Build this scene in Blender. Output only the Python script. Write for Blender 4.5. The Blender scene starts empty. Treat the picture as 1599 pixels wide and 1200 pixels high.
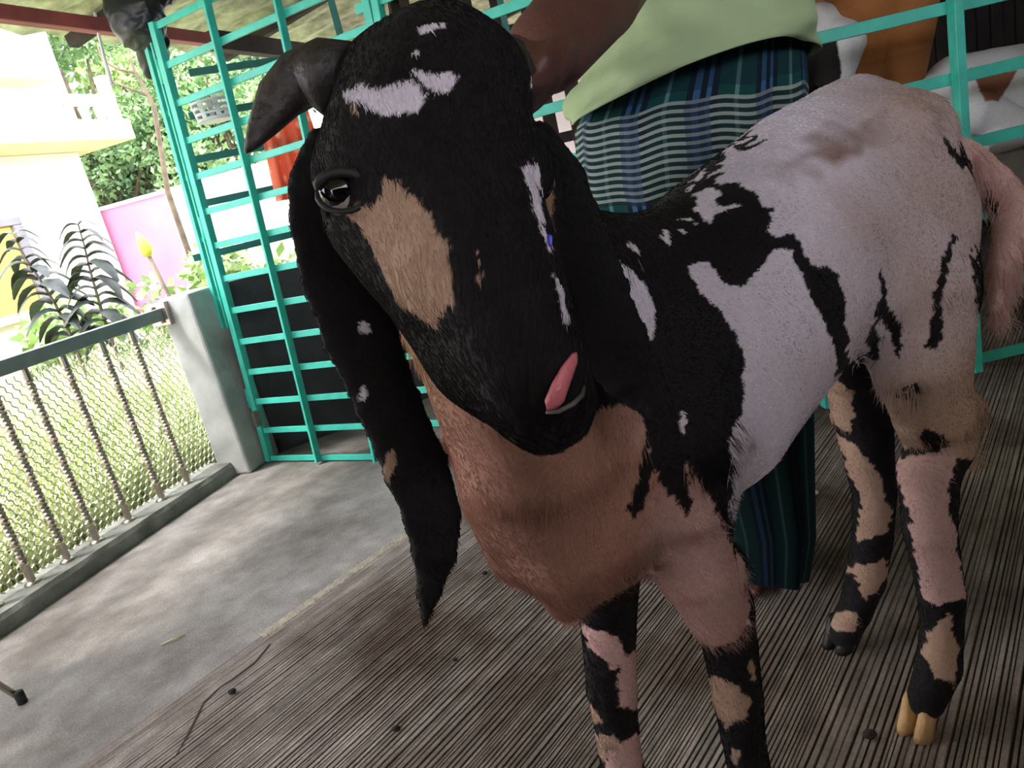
import bpy, math, random
import numpy as np
import openvdb
from mathutils import Matrix, Vector

random.seed(7); rng = np.random.default_rng(7)
SC = bpy.context.scene
COL = SC.collection

# ------------------------------------------------------------------ camera
W, H, FPX = 1599, 1200, 1150.0
PITCH, ROLL, CAMH = math.radians(15.7), math.radians(13.4), 1.0
CP = np.array([0.0, 0.0, CAMH])
FW = np.array([0, math.cos(PITCH), -math.sin(PITCH)])
R0 = np.array([1.0, 0, 0]); U0 = np.cross(R0, FW)
RI = R0 * math.cos(ROLL) - U0 * math.sin(ROLL)
UI = R0 * math.sin(ROLL) + U0 * math.cos(ROLL)
cd = bpy.data.cameras.new('camera'); cam = bpy.data.objects.new('camera', cd); COL.objects.link(cam)
cd.sensor_width = 36; cd.lens = FPX * 36 / W; cd.clip_start = 0.02; cd.clip_end = 300
m = Matrix([[RI[i], UI[i], -FW[i], CP[i]] for i in range(3)] + [[0, 0, 0, 1]])
cam.matrix_world = m
SC.camera = cam

# ------------------------------------------------------------------ world, sun, exposure
w = bpy.data.worlds.new('world'); SC.world = w; w.use_nodes = True
bg = w.node_tree.nodes['Background']; bg.inputs[0].default_value = (0.94, 0.945, 1.06, 1); bg.inputs[1].default_value = 8.0
sd = bpy.data.lights.new('sun', 'SUN'); sd.energy = 8.0; sd.angle = math.radians(12); sd.color = (1, 0.96, 0.9)
sun = bpy.data.objects.new('sun', sd); COL.objects.link(sun)
sun.rotation_euler = Vector((0.50, 0.15, -0.85)).to_track_quat('-Z', 'Y').to_euler()
vs = SC.view_settings
vs.view_transform = 'Standard'; vs.look = 'None'; vs.exposure = 0.0; vs.gamma = 1.0; vs.use_curve_mapping = False

# ------------------------------------------------------------------ survey helpers
def ray(x, y):
    return FW + RI * ((x - W / 2) / FPX) + UI * (-(y - H / 2) / FPX)
def P(x, y, d): return CP + ray(x, y) * d                      # point seen at a depth
def atz(x, y, z=0.0):
    r = ray(x, y); return CP + r * ((z - CAMH) / r[2])
def aty(x, y, Y):
    r = ray(x, y); return CP + r * (Y / r[1])
def onplane(x, y, p0, d2):
    r = ray(x, y); n = np.array([-d2[1], d2[0], 0.0]); return CP + r * (((p0 - CP) @ n) / (r @ n))
def V3(p2, z): return np.array([p2[0], p2[1], z], float)

def proj(p):
    q = p - CP; z = q @ FW; return W / 2 + FPX * (q @ RI) / z, H / 2 - FPX * (q @ UI) / z

# ------------------------------------------------------------------ materials
MATS = {}
def mat(name, col, rough=0.7, metal=0.0, var=0.15, scale=8.0, bump=0.0, col2=None, spec=0.5, trans=0.0, detail=6.0, bscale=None, coat=0.0):
    if name in MATS: return MATS[name]
    M = bpy.data.materials.new(name); M.use_nodes = True; nt = M.node_tree; b = nt.nodes['Principled BSDF']
    b.inputs['Roughness'].default_value = rough; b.inputs['Metallic'].default_value = metal
    b.inputs['Specular IOR Level'].default_value = spec
    if coat: b.inputs['Coat Weight'].default_value = coat
    if trans: b.inputs['Transmission Weight'].default_value = trans
    tc = nt.nodes.new('ShaderNodeTexCoord'); nz = nt.nodes.new('ShaderNodeTexNoise')
    nz.inputs['Scale'].default_value = scale; nz.inputs['Detail'].default_value = detail
    nt.links.new(tc.outputs['Object'], nz.inputs['Vector'])
    rp = nt.nodes.new('ShaderNodeValToRGB'); rp.color_ramp.elements[0].position = 0.3; rp.color_ramp.elements[1].position = 0.7
    c2 = col2 if col2 else tuple(min(1, c * (1 + var)) for c in col)
    c1 = col if col2 else tuple(c * (1 - var) for c in col)
    rp.color_ramp.elements[0].color = (*c1, 1); rp.color_ramp.elements[1].color = (*c2, 1)
    nt.links.new(nz.outputs['Fac'], rp.inputs['Fac']); nt.links.new(rp.outputs['Color'], b.inputs['Base Color'])
    if bump:
        n2 = nt.nodes.new('ShaderNodeTexNoise'); n2.inputs['Scale'].default_value = bscale or scale * 4; n2.inputs['Detail'].default_value = 8
        nt.links.new(tc.outputs['Object'], n2.inputs['Vector'])
        bp = nt.nodes.new('ShaderNodeBump'); bp.inputs['Strength'].default_value = bump; bp.inputs['Distance'].default_value = 0.01
        nt.links.new(n2.outputs['Fac'], bp.inputs['Height']); nt.links.new(bp.outputs['Normal'], b.inputs['Normal'])
    MATS[name] = M; return M

def lin(r, g, b):
    f = lambda c: (c / 255 / 12.92) if c / 255 <= 0.04045 else ((c / 255 + 0.055) / 1.055) ** 2.4
    return (f(r), f(g), f(b))

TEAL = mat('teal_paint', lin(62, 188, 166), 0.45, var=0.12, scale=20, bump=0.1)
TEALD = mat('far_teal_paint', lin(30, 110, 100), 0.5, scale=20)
STEEL = mat('stainless_steel', lin(170, 160, 150), 0.28, 0.9, scale=30)
RAIL = mat('grey_painted_rail', lin(118, 128, 124), 0.4, 0.0, scale=12, bump=0.05)
WIRE = mat('galvanised_wire', lin(238, 226, 206), 0.6, 0.0, scale=60)
POSTC = mat('cement_plaster', lin(162, 164, 160), 0.9, scale=6, var=0.25, bump=0.4)
DARKW = mat('tarred_plaster', lin(52, 54, 56), 0.85, scale=5, var=0.35, bump=0.4)
CURB = mat('curb_cement', lin(126, 127, 121), 0.95, scale=9, var=0.4, bump=0.6)
WOODD = mat('dark_old_wood', lin(48, 38, 32), 0.85, scale=14, var=0.4, bump=0.3)
MAROON = mat('maroon_painted_steel', lin(150, 72, 68), 0.6, scale=9, var=0.25)
BLACKW = mat('sooty_board', lin(36, 31, 29), 0.95, scale=7, var=0.4, bump=0.3)
GREYW = mat('weathered_plank', lin(100, 92, 84), 0.9, scale=10, var=0.3, bump=0.4)
SOIL = mat('soil', lin(128, 112, 98), 1.0, scale=3, var=0.3, bump=0.5, col2=lin(150, 142, 122))
TARP = mat('black_plastic_sheet', lin(32, 34, 36), 0.38, scale=12, var=0.3, bump=0.5, bscale=30)
WHITEP = mat('white_house_paint', lin(238, 236, 230), 0.8, scale=2, var=0.04)
CREAM = mat('cream_house_paint', lin(240, 225, 170), 0.8, scale=2, var=0.05)
YELL = mat('yellow_paint', lin(235, 195, 95), 0.8, scale=2, var=0.05)
GREYF = mat('grey_window_frame', lin(130, 130, 135), 0.5)
PINK = mat('pink_wall_paint', lin(225, 150, 185), 0.85, scale=3, var=0.08)
PALEP = mat('pale_wall_paint', lin(240, 225, 230), 0.85, scale=3, var=0.05)
BARK = mat('bark', lin(105, 92, 75), 0.95, scale=12, var=0.4, bump=0.5)
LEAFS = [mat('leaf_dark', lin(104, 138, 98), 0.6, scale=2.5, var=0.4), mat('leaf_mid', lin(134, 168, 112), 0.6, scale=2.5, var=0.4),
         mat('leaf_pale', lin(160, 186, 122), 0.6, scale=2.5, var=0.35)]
GRASS = mat('grass_blade', lin(168, 192, 126), 0.7, scale=1.5, col2=lin(222, 228, 182))
STACKL = mat('dusky_leaf', lin(58, 66, 60), 0.5, scale=10, var=0.25)
WHITEPL = mat('white_plastic', lin(232, 232, 235), 0.4)
RUBBER = mat('black_rubber', lin(25, 25, 25), 0.8)
SKIN = mat('brown_skin', lin(92, 56, 48), 0.5, scale=25, var=0.12, bump=0.15, bscale=160)
HAIRM = mat('black_human_hair', lin(20, 18, 17), 0.6, scale=80, var=0.4, bump=0.6)
SHIRT = mat('lime_green_cotton', lin(164, 184, 140), 0.9, scale=6, var=0.07, bump=0.1, bscale=300)
TONGUE = mat('wet_pink_tongue', lin(215, 120, 128), 0.25, scale=60, var=0.12, bump=0.3, bscale=300)
HORNM = mat('horn', lin(30, 26, 26), 0.5, scale=18, col2=lin(56, 48, 44), bump=0.6, bscale=60)
HOOFT = mat('tan_hoof', lin(178, 140, 92), 0.5, scale=25, var=0.25, bump=0.3)
HOOFK = mat('black_hoof', lin(30, 26, 24), 0.5, scale=25, var=0.25, bump=0.3)
EYED = mat('eye_dark', lin(14, 11, 10), 0.06, scale=5)
EYEL = mat('pale_eye_rim', lin(135, 128, 122), 0.25, scale=40, var=0.12)
TAGB = mat('blue_plastic', lin(60, 60, 200), 0.35)
STRAW = mat('dry_straw', lin(205, 190, 140), 0.8, scale=40)
DUNG = mat('dry_dung', lin(45, 36, 30), 0.95, scale=60, bump=0.5)
PAPER = mat('white_paper', lin(210, 208, 200), 0.8)

# ------------------------------------------------------------------ mesh helpers
class MB:
    def __init__(s): s.v = []; s.f = []
    def add(s, vs_, fs_):
        o = len(s.v); s.v += [tuple(map(float, q)) for q in vs_]; s.f += [tuple(i + o for i in f) for f in fs_]; return s
    def box(s, c, ax, ay, az):                                   # centre, half-axis vectors, chamfered along edges
        c, ax, ay, az = map(np.asarray, (c, ax, ay, az))
        q = [c + i * ax + j * ay + k * az for i in (-1, 1) for j in (-1, 1) for k in (-1, 1)]
        return s.add(q, [(0, 1, 3, 2), (4, 6, 7, 5), (0, 4, 5, 1), (2, 3, 7, 6), (0, 2, 6, 4), (1, 5, 7, 3)])
    def bar(s, p, q, wdt, hgt, up=(0, 0, 1)):
        p, q, up = map(lambda a: np.asarray(a, float), (p, q, up)); a = q - p; L = np.linalg.norm(a); a = a / L
        sd_ = np.cross(a, up); sd_ /= np.linalg.norm(sd_); u_ = np.cross(sd_, a)
        return s.box((p + q) / 2, a * L / 2, sd_ * wdt / 2, u_ * hgt / 2)
    def tube(s, pts, rad, n=8, cap=True, twist=0.0, ell=1.0):
        pts = [np.asarray(p, float) for p in pts]; k = len(pts)
        if np.isscalar(rad): rad = [rad] * k
        ref = None; rings = []
        for i in range(k):
            a = pts[min(i + 1, k - 1)] - pts[max(i - 1, 0)]; a /= np.linalg.norm(a) + 1e-12
            if ref is None: ref = np.array([0, 0, 1.0]) if abs(a[2]) < .9 else np.array([1.0, 0, 0])
            x = np.cross(ref, a); x /= np.linalg.norm(x); y = np.cross(a, x); ref = y if abs(a @ y) < .9 else ref
            ref = np.cross(x, a) * -1
            rings.append([pts[i] + rad[i] * (math.cos(t) * x + ell * math.sin(t) * y) for t in [twist * i + 2 * math.pi * j / n for j in range(n)]])
        vs_ = [p for r in rings for p in r]
        fs_ = [(i * n + j, i * n + (j + 1) % n, (i + 1) * n + (j + 1) % n, (i + 1) * n + j) for i in range(k - 1) for j in range(n)]
        if cap: fs_ += [tuple(range(n))[::-1], tuple((k - 1) * n + j for j in range(n))]
        return s.add(vs_, fs_)
    def ball(s, c, r, nu=12, nv=8, axes=None):
        c = np.asarray(c, float); A = np.eye(3) if axes is None else np.array(axes); r = np.broadcast_to(np.asarray(r, float), 3)
        vs_ = [c + A[2] * r[2]]; fs_ = []
        for i in range(1, nv):
            t = math.pi * i / nv
            for j in range(nu):
                p = 2 * math.pi * j / nu
                vs_.append(c + A[0] * r[0] * math.sin(t) * math.cos(p) + A[1] * r[1] * math.sin(t) * math.sin(p) + A[2] * r[2] * math.cos(t))
        vs_.append(c - A[2] * r[2]); e = len(vs_) - 1
        for j in range(nu):
            fs_.append((0, 1 + j, 1 + (j + 1) % nu)); fs_.append((e, e - nu + (j + 1) % nu, e - nu + j))
            for i in range(nv - 2): fs_.append((1 + i * nu + j, 1 + (i + 1) * nu + j, 1 + (i + 1) * nu + (j + 1) % nu, 1 + i * nu + (j + 1) % nu))
        return s.add(vs_, fs_)
    def mesh(s, name, M, smooth=False):
        me = bpy.data.meshes.new(name); me.from_pydata(s.v, [], s.f); me.materials.append(M)
        if smooth: me.polygons.foreach_set('use_smooth', [True] * len(me.polygons))
        me.update(); return me
    def build(s, name, M, parent=None, smooth=False, bevel=0.0):
        return link(name, s.mesh(name, M, smooth), parent, bevel)

def link(name, me, parent=None, bevel=0.0):
    o = bpy.data.objects.new(name, me); COL.objects.link(o)
    if parent is not None:
        o.parent = parent; o.matrix_parent_inverse = Matrix.Translation(parent.location).inverted() if parent.type == 'EMPTY' else Matrix()
    if bevel:
        b = o.modifiers.new('edge', 'BEVEL'); b.width = bevel; b.segments = 2; b.limit_method = 'ANGLE'
    return o
def tag(o, label, cat, group=None, kind=None):
    if label: o['label'] = label
    if cat: o['category'] = cat
    if group: o['group'] = group
    if kind: o['kind'] = kind
    return o
def thing(name, loc, label, cat, group=None):
    o = bpy.data.objects.new(name, None); COL.objects.link(o); o.location = Vector(tuple(float(v) for v in loc)); o.empty_display_size = 0.1
    return tag(o, label, cat, group)
def struct(o): o['kind'] = 'structure'; return o

# smooth pseudo-noise on arrays of points
_nd = rng.normal(size=(24, 3)); _np = rng.uniform(0, 6.28, 24)
def snoise(p, sc, k=0):
    r = 0
    for i in range(6):
        j = (i + k * 6) % 24
        r = r + np.sin((p * sc) @ _nd[j] + _np[j])
    return r / 3.0

# ------------------------------------------------------------------ signed-distance sculpting (one continuous surface)
class SDF:
    def __init__(s, lo, hi, h):
        s.lo = np.array(lo, float); s.h = h; s.n = np.ceil((np.array(hi) - s.lo) / h).astype(int) + 1
        s.F = np.full(s.n, 0.06, np.float32); s.G = np.zeros(s.n, np.int8)
        s.ax = [(s.lo[i] + h * np.arange(s.n[i])).astype(np.float32) for i in range(3)]
    def _sub(s, lo, hi):
        i0 = np.maximum(np.floor((lo - s.lo) / s.h).astype(int), 0); i1 = np.minimum(np.ceil((hi - s.lo) / s.h).astype(int) + 1, s.n)
        if np.any(i1 <= i0): return None, None
        sl = tuple(slice(a, b) for a, b in zip(i0, i1))
        X = s.ax[0][sl[0]][:, None, None]; Y = s.ax[1][sl[1]][None, :, None]; Z = s.ax[2][sl[2]][None, None, :]
        return sl, (X, Y, Z)
    def _mix(s, sl, d, k, g, sub=False):
        F = s.F[sl]
        if sub:
            s.F[sl] = np.maximum(F, -d) if not k else -smin(-F, d, k); return
        s.G[sl] = np.where(d < F, g, s.G[sl])
        s.F[sl] = np.minimum(F, d) if not k else smin(F, d, k)
    def cone(s, p, q, r1, r2, k=0.02, g=0, sub=False):
        p = np.asarray(p, np.float32); q = np.asarray(q, np.float32); pad = max(r1, r2) + max(k, 0.015) + 2 * s.h
        sl, X = s._sub(np.minimum(p, q) - pad, np.maximum(p, q) + pad)
        if sl is None: return
        a = q - p; L2 = max(float(a @ a), 1e-9)
        dx = [X[i] - p[i] for i in range(3)]
        t = np.clip((dx[0] * a[0] + dx[1] * a[1] + dx[2] * a[2]) / L2, 0, 1)
        d = np.sqrt(sum((dx[i] - t * a[i]) ** 2 for i in range(3))) - (r1 + t * (r2 - r1))
        s._mix(sl, d, k, g, sub)
    def _acc(s, pts, pad):                                        # scratch field over a whole chain, merged into the body once
        lo = np.min(np.asarray(pts), 0) - pad - 2 * s.h; hi = np.max(np.asarray(pts), 0) + pad + 2 * s.h; sl, X = s._sub(lo, hi)
        return (sl, np.full([q.stop - q.start for q in sl], 1.0, np.float32)) if sl else (None, None)
    def _put(s, sl, T, sub_sl, d, kin):
        r = tuple(slice(q.start - o.start, q.stop - o.start) for q, o in zip(sub_sl, sl)); r2 = []; cut = []
        T[r] = smin(T[r], d, kin) if kin else np.minimum(T[r], d)
    def chain(s, pts, rs, k=0.02, g=0, kin=0.004):
        pad = max(rs) + max(k, 0.015) + 2 * s.h; sl, T = s._acc(pts, pad)
        if sl is None: return
        for i in range(len(pts) - 1):
            p = np.asarray(pts[i], np.float32); q = np.asarray(pts[i + 1], np.float32)
            ss, X = s._sub(np.minimum(p, q) - pad, np.maximum(p, q) + pad)
            if ss is None: continue
            a = q - p; L2 = max(float(a @ a), 1e-9); dx = [X[j] - p[j] for j in range(3)]
            t = np.clip((dx[0] * a[0] + dx[1] * a[1] + dx[2] * a[2]) / L2, 0, 1)
            s._put(sl, T, ss, np.sqrt(sum((dx[j] - t * a[j]) ** 2 for j in range(3))) - (rs[i] + t * (rs[i + 1] - rs[i])), kin)
        s._mix(sl, T, k, g)
    def flat(s, pts, ws, hs, wdir, k=0.02, g=0, kin=0.006):      # chain with elliptical section: half-width ws along wdir, half-height hs
        mx = max(max(ws), max(hs)); pad = mx + max(k, 0.015) + 2 * s.h; sl, T = s._acc(pts, pad)
        if sl is None: return
        for i in range(len(pts) - 1):
            p = np.asarray(pts[i], np.float32); q = np.asarray(pts[i + 1], np.float32)
            ss, X = s._sub(np.minimum(p, q) - pad, np.maximum(p, q) + pad)
            if ss is None: continue
            a = q - p; L = float(np.linalg.norm(a)); A = a / L
            Wd = np.asarray(wdir[i] if np.ndim(wdir) == 2 else wdir, np.float32); Wd = Wd - A * (Wd @ A); Wd /= np.linalg.norm(Wd); N = np.cross(A, Wd)
            dx = [X[j] - p[j] for j in range(3)]
            e0 = dx[0] * A[0] + dx[1] * A[1] + dx[2] * A[2]; t = np.clip(e0 / L, 0, 1); e = e0 - t * L
            x = dx[0] * Wd[0] + dx[1] * Wd[1] + dx[2] * Wd[2]; y = dx[0] * N[0] + dx[1] * N[1] + dx[2] * N[2]
            wv = ws[i] + t * (ws[i + 1] - ws[i]); hv = hs[i] + t * (hs[i + 1] - hs[i]); ev = np.minimum(wv, hv)
            k0 = np.sqrt((x / wv) ** 2 + (y / hv) ** 2 + (e / ev) ** 2) + 1e-6
            k1 = np.sqrt((x / wv ** 2) ** 2 + (y / hv ** 2) ** 2 + (e / ev ** 2) ** 2) + 1e-6
            s._put(sl, T, ss, k0 * (k0 - 1) / k1, kin)
        s._mix(sl, T, k, g)
    def ell(s, c, r, axes, k=0.02, g=0, sub=False):
        c = np.asarray(c, np.float32); pad = max(r) + max(k, 0.015) + 2 * s.h
        sl, X = s._sub(c - pad, c + pad)
        if sl is None: return
        dx = [X[j] - c[j] for j in range(3)]; q = [sum(dx[j] * float(a[j]) for j in range(3)) for a in axes]
        k0 = np.sqrt(sum((q[i] / r[i]) ** 2 for i in range(3))) + 1e-6; k1 = np.sqrt(sum((q[i] / r[i] ** 2) ** 2 for i in range(3))) + 1e-6
        s._mix(sl, k0 * (k0 - 1) / k1, k, g, sub)
    def mesh(s, name, M):
        g = openvdb.FloatGrid(background=0.06); g.copyFromArray(s.F.astype(np.float32)); g.transform = openvdb.createLinearTransform(voxelSize=s.h)
        pts, quads = g.convertToQuads(0.0)
        pts = pts + s.lo.astype(np.float32); quads = quads[:, ::-1]
        # Laplacian smoothing, two light passes
        for _ in range(2):
            acc = np.zeros_like(pts); cnt = np.zeros(len(pts), np.float32)
            for a, b in ((0, 1), (1, 2), (2, 3), (3, 0)):
                for i, j in ((a, b), (b, a)):
                    acc += np.stack([np.bincount(quads[:, i], pts[quads[:, j], c], len(pts)) for c in range(3)], 1); cnt += np.bincount(quads[:, i], minlength=len(pts))
            pts = (0.5 * pts + 0.5 * acc / np.maximum(cnt, 1)[:, None]).astype(np.float32)
        me = bpy.data.meshes.new(name); me.from_pydata(pts.tolist(), [], quads.tolist()); me.materials.append(M)
        me.polygons.foreach_set('use_smooth', [True] * len(me.polygons)); me.update()
        ix = np.clip(np.round((pts - s.lo) / s.h).astype(int), 0, s.n - 1)
        return me, pts, quads, s.G[ix[:, 0], ix[:, 1], ix[:, 2]]
def smin(a, b, k):
    h = np.maximum(k - np.abs(a - b), 0) / k
    return np.minimum(a, b) - h * h * k * 0.25

def color_attr(me, cols):
    at = me.color_attributes.new('coat', 'FLOAT_COLOR', 'POINT')
    at.data.foreach_set('color', np.concatenate([cols, np.ones((len(cols), 1))], 1).astype(np.float32).ravel())
def coat_mat(name, rough=0.75, hair=False, sheen=0.04):
    M = bpy.data.materials.new(name); M.use_nodes = True; nt = M.node_tree; b = nt.nodes['Principled BSDF']
    a = nt.nodes.new('ShaderNodeAttribute'); a.attribute_name = 'coat'
    b.inputs['Roughness'].default_value = rough; b.inputs['Specular IOR Level'].default_value = 0.12 if hair else 0.2
    if hair:
        nt.links.new(a.outputs['Color'], b.inputs['Base Color'])
    else:
        tc = nt.nodes.new('ShaderNodeTexCoord'); nz = nt.nodes.new('ShaderNodeTexNoise'); nz.inputs['Scale'].default_value = 120; nz.inputs['Detail'].default_value = 5
        mp = nt.nodes.new('ShaderNodeMapRange'); mp.inputs['To Min'].default_value = 0.8; mp.inputs['To Max'].default_value = 1.1
        mx = nt.nodes.new('ShaderNodeVectorMath'); mx.operation = 'SCALE'
        nt.links.new(tc.outputs['Object'], nz.inputs['Vector']); nt.links.new(nz.outputs['Fac'], mp.inputs['Value'])
        nt.links.new(a.outputs['Color'], mx.inputs[0]); nt.links.new(mp.outputs['Result'], mx.inputs['Scale']); nt.links.new(mx.outputs['Vector'], b.inputs['Base Color'])
        bp = nt.nodes.new('ShaderNodeBump'); bp.inputs['Strength'].default_value = 0.35; bp.inputs['Distance'].default_value = 0.004
        nt.links.new(nz.outputs['Fac'], bp.inputs['Height']); nt.links.new(bp.outputs['Normal'], b.inputs['Normal'])
        b.inputs['Sheen Weight'].default_value = sheen
    return M

# ================================================================== SETTING
RD = np.array([0.375, 0.927]); RD /= np.linalg.norm(RD)          # along the railing, away from the viewer
RN = np.array([-RD[1], RD[0]])                                    # outdoors
CB = atz(371, 742)[:2]                                            # curb, inner edge at the post
def rl(s, wv, z=0.0): q = CB + RD * s + RN * wv; return V3(q, z)  # railing frame: along, outwards, height
PA = np.array([-1.165, 3.224, 0.02]); E1 = np.array([0.853, -0.522]); E1 /= np.linalg.norm(E1)
E13 = np.array([E1[0], E1[1], 0]); EN = np.array([E1[1], -E1[0], 0]) # EN points to the viewer
UP = np.array([0, 0, 1.0])

# floor: plain strip by the railing and ribbed slab under the goat
seam = atz(640, 830)[:2]; FD = ray(1753, 41)[:2]; FD /= np.linalg.norm(FD); FN = np.array([-FD[1], FD[0]])
def fl_(s_, wv, z=0.0): return V3(seam + FD * s_ + FN * wv, z)    # floor frame: along the ribs, towards the railing
_cr = float(((CB - seam) @ RN) / (FD @ RN))                        # where seam and curb lines meet, behind the viewer
def floor_mat(name, c1, c2, groove):
    M = bpy.data.materials.new(name); M.use_nodes = True; nt = M.node_tree; b = nt.nodes['Principled BSDF']; b.inputs['Roughness'].default_value = 0.85
    N = nt.nodes.new; L = nt.links.new
    tc = N('ShaderNodeTexCoord'); mp = N('ShaderNodeMapping'); mp.inputs['Rotation'].default_value = (0, 0, -math.atan2(FD[1], FD[0]))
    L(tc.outputs['Object'], mp.inputs['Vector'])
    n1 = N('ShaderNodeTexNoise'); n1.inputs['Scale'].default_value = 2.6; n1.inputs['Detail'].default_value = 12; n1.inputs['Roughness'].default_value = 0.65; L(mp.outputs['Vector'], n1.inputs['Vector'])
    st = N('ShaderNodeMapping'); st.inputs['Scale'].default_value = (0.16, 1, 1); L(mp.outputs['Vector'], st.inputs['Vector'])
    n2 = N('ShaderNodeTexNoise'); n2.inputs['Scale'].default_value = 45 if groove else 14; n2.inputs['Detail'].default_value = 6; L(st.outputs['Vector'] if groove else mp.outputs['Vector'], n2.inputs['Vector'])
    n3 = N('ShaderNodeTexNoise'); n3.inputs['Scale'].default_value = 160; n3.inputs['Detail'].default_value = 3; L(mp.outputs['Vector'], n3.inputs['Vector'])
    r1 = N('ShaderNodeValToRGB'); r1.color_ramp.elements[0].position = 0.36; r1.color_ramp.elements[1].position = 0.64
    r1.color_ramp.elements[0].color = (*c1, 1); r1.color_ramp.elements[1].color = (*c2, 1); L(n1.outputs['Fac'], r1.inputs['Fac'])
    r2 = N('ShaderNodeMapRange'); r2.inputs['From Min'].default_value = 0.35; r2.inputs['From Max'].default_value = 0.65
    r2.inputs['To Min'].default_value = 0.62 if groove else 0.85; r2.inputs['To Max'].default_value = 1.12; L(n2.outputs['Fac'], r2.inputs['Value'])
    r3 = N('ShaderNodeMapRange'); r3.inputs['From Min'].default_value = 0.3; r3.inputs['From Max'].default_value = 0.7; r3.inputs['To Min'].default_value = 0.8; r3.inputs['To Max'].default_value = 1.15; L(n3.outputs['Fac'], r3.inputs['Value'])
    mu = N('ShaderNodeMath'); mu.operation = 'MULTIPLY'; L(r2.outputs['Result'], mu.inputs[0]); L(r3.outputs['Result'], mu.inputs[1])
    sc = N('ShaderNodeVectorMath'); sc.operation = 'SCALE'; L(r1.outputs['Color'], sc.inputs[0]); L(mu.outputs['Value'], sc.inputs['Scale'])
    out = sc.outputs['Vector']
    if groove:                                                    # mud lodged in the grooves
        sx = N('ShaderNodeSeparateXYZ'); L(tc.outputs['Object'], sx.inputs[0])
        rz = N('ShaderNodeMapRange'); rz.inputs['From Min'].default_value = -0.0035; rz.inputs['From Max'].default_value = -0.0004; L(sx.outputs['Z'], rz.inputs['Value'])
        mx = N('ShaderNodeMix'); mx.data_type = 'RGBA'; mx.inputs['A'].default_value = (*lin(62, 50, 40), 1); L(rz.outputs['Result'], mx.inputs['Factor']); L(out, mx.inputs['B']); out = mx.outputs['Result']
    L(out, b.inputs['Base Color'])
    bp = N('ShaderNodeBump'); bp.inputs['Strength'].default_value = 0.5; bp.inputs['Distance'].default_value = 0.004; L(mu.outputs['Value'], bp.inputs['Height']); L(bp.outputs['Normal'], b.inputs['Normal'])
    return M
FLA = floor_mat('dusty_concrete', lin(112, 104, 98), lin(160, 154, 150), False)
FLB = floor_mat('ribbed_concrete', lin(92, 72, 58), lin(172, 160, 152), True)
A_, B_, C_, D_ = fl_(_cr, 0), fl_(4.2, 0), rl(3.2, -1.0), rl(3.2, 0)
lowr = lambda p: p - UP * .15
b_ = MB(); b_.add([A_, B_, C_, D_] + [lowr(p) for p in (A_, B_, C_, D_)], [(0, 1, 2, 3), (7, 6, 5, 4), (0, 4, 5, 1), (1, 5, 6, 2), (2, 6, 7, 3), (3, 7, 4, 0)])
struct(b_.build('floor', FLA))
b_ = MB(); vs_ = []; fs_ = []; wv = 0.0; i = 0
prof = []
while wv > -4.6:
    g = 0.0055 + 0.010 * random.random() ** 1.6; dp = (0.002 + 0.003 * random.random()) * min(1, .15 + abs(wv) / .4)
    tp = -.0012 * random.random(); prof += [(wv, tp), (wv - g * .6, tp), (wv - g * .74, -dp), (wv - g * .88, -dp)]; wv -= g
prof[0] = (-0.0005, 0.0)
for k, sv in enumerate((_cr, -1.5, 0.5, 4.4)):
    for (a, z) in prof: vs_.append(fl_(sv, a, z))
n_ = len(prof)
for k in range(3):
    for i in range(n_ - 1): fs_.append((k * n_ + i, (k + 1) * n_ + i, (k + 1) * n_ + i + 1, k * n_ + i + 1))
b_.add(vs_, [f[::-1] for f in fs_]); struct(b_.build('floor', FLB))
# worn pale lip of cement along the seam, broken
b_ = MB(); 
top = []; NP = 120
for i in range(NP + 1):
    s_ = -.56 + .62 * i / NP; hw = 0.012 + 0.010 * abs(math.sin(i * 1.7) * math.cos(i * .61)); top += [fl_(s_, hw, 0.0005), fl_(s_, hw * .3, 0.002 + .001 * math.sin(i)), fl_(s_, -hw, 0.0005)]
b_.add(top, [(3 * i + j, 3 * i + j + 1, 3 * i + j + 4, 3 * i + j + 3) for i in range(NP) for j in (0, 1)])
struct(b_.build('trim_1', mat('pale_cement_lip', lin(168, 156, 140), 0.9, scale=30, var=0.25, bump=0.5), smooth=True))
b_ = MB(); top = []
for k_, (x, y) in enumerate([(272, 1185), (292, 1150), (318, 1098), (345, 1072), (362, 1062), (398, 1035), (422, 1006)]):
    c_ = atz(x, y, .0008); wd_ = FN * (.0012 + .0022 * abs(math.sin(k_ * 2.2))); top += [c_ + V3(wd_, 0), c_ - V3(wd_, 0)]
b_.add(top, [(2 * i, 2 * i + 1, 2 * i + 3, 2 * i + 2) for i in range(6)]); struct(b_.build('trim_4', mat('dirt_filled_crack', lin(48, 38, 32), 1.0)))
# curb
b_ = MB(); prev = None; ring = []; NP = 60
for i in range(NP + 1):
    s_ = -5 + 5.02 * i / NP; j = lambda a: a * math.sin(i * 2.3 + a * 900) 
    j = lambda a, j=j: j(a) * .4
    ring.append([rl(s_, 0.0 + j(.004), -.15), rl(s_, 0.004 + j(.004), 0.045), rl(s_, 0.015, 0.062 + j(.003)), rl(s_, 0.17, 0.06 + j(.004)), rl(s_, 0.19 + j(.006), 0.045), rl(s_, 0.2, -.15)])
b_.add([p for r in ring for p in r], [(6 * i + j, 6 * i + (j + 1), 6 * (i + 1) + (j + 1), 6 * (i + 1) + j) for i in range(NP) for j in range(5)] + [tuple(range(6)), tuple(6 * NP + j for j in range(6))[::-1]])
struct(b_.build('trim_2', CURB))
# ground outside
b_ = MB(); b_.box((0, 20, -.16), (60, 0, 0), (0, 60, 0), (0, 0, .008)); struct(b_.build('ground', SOIL))

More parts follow.
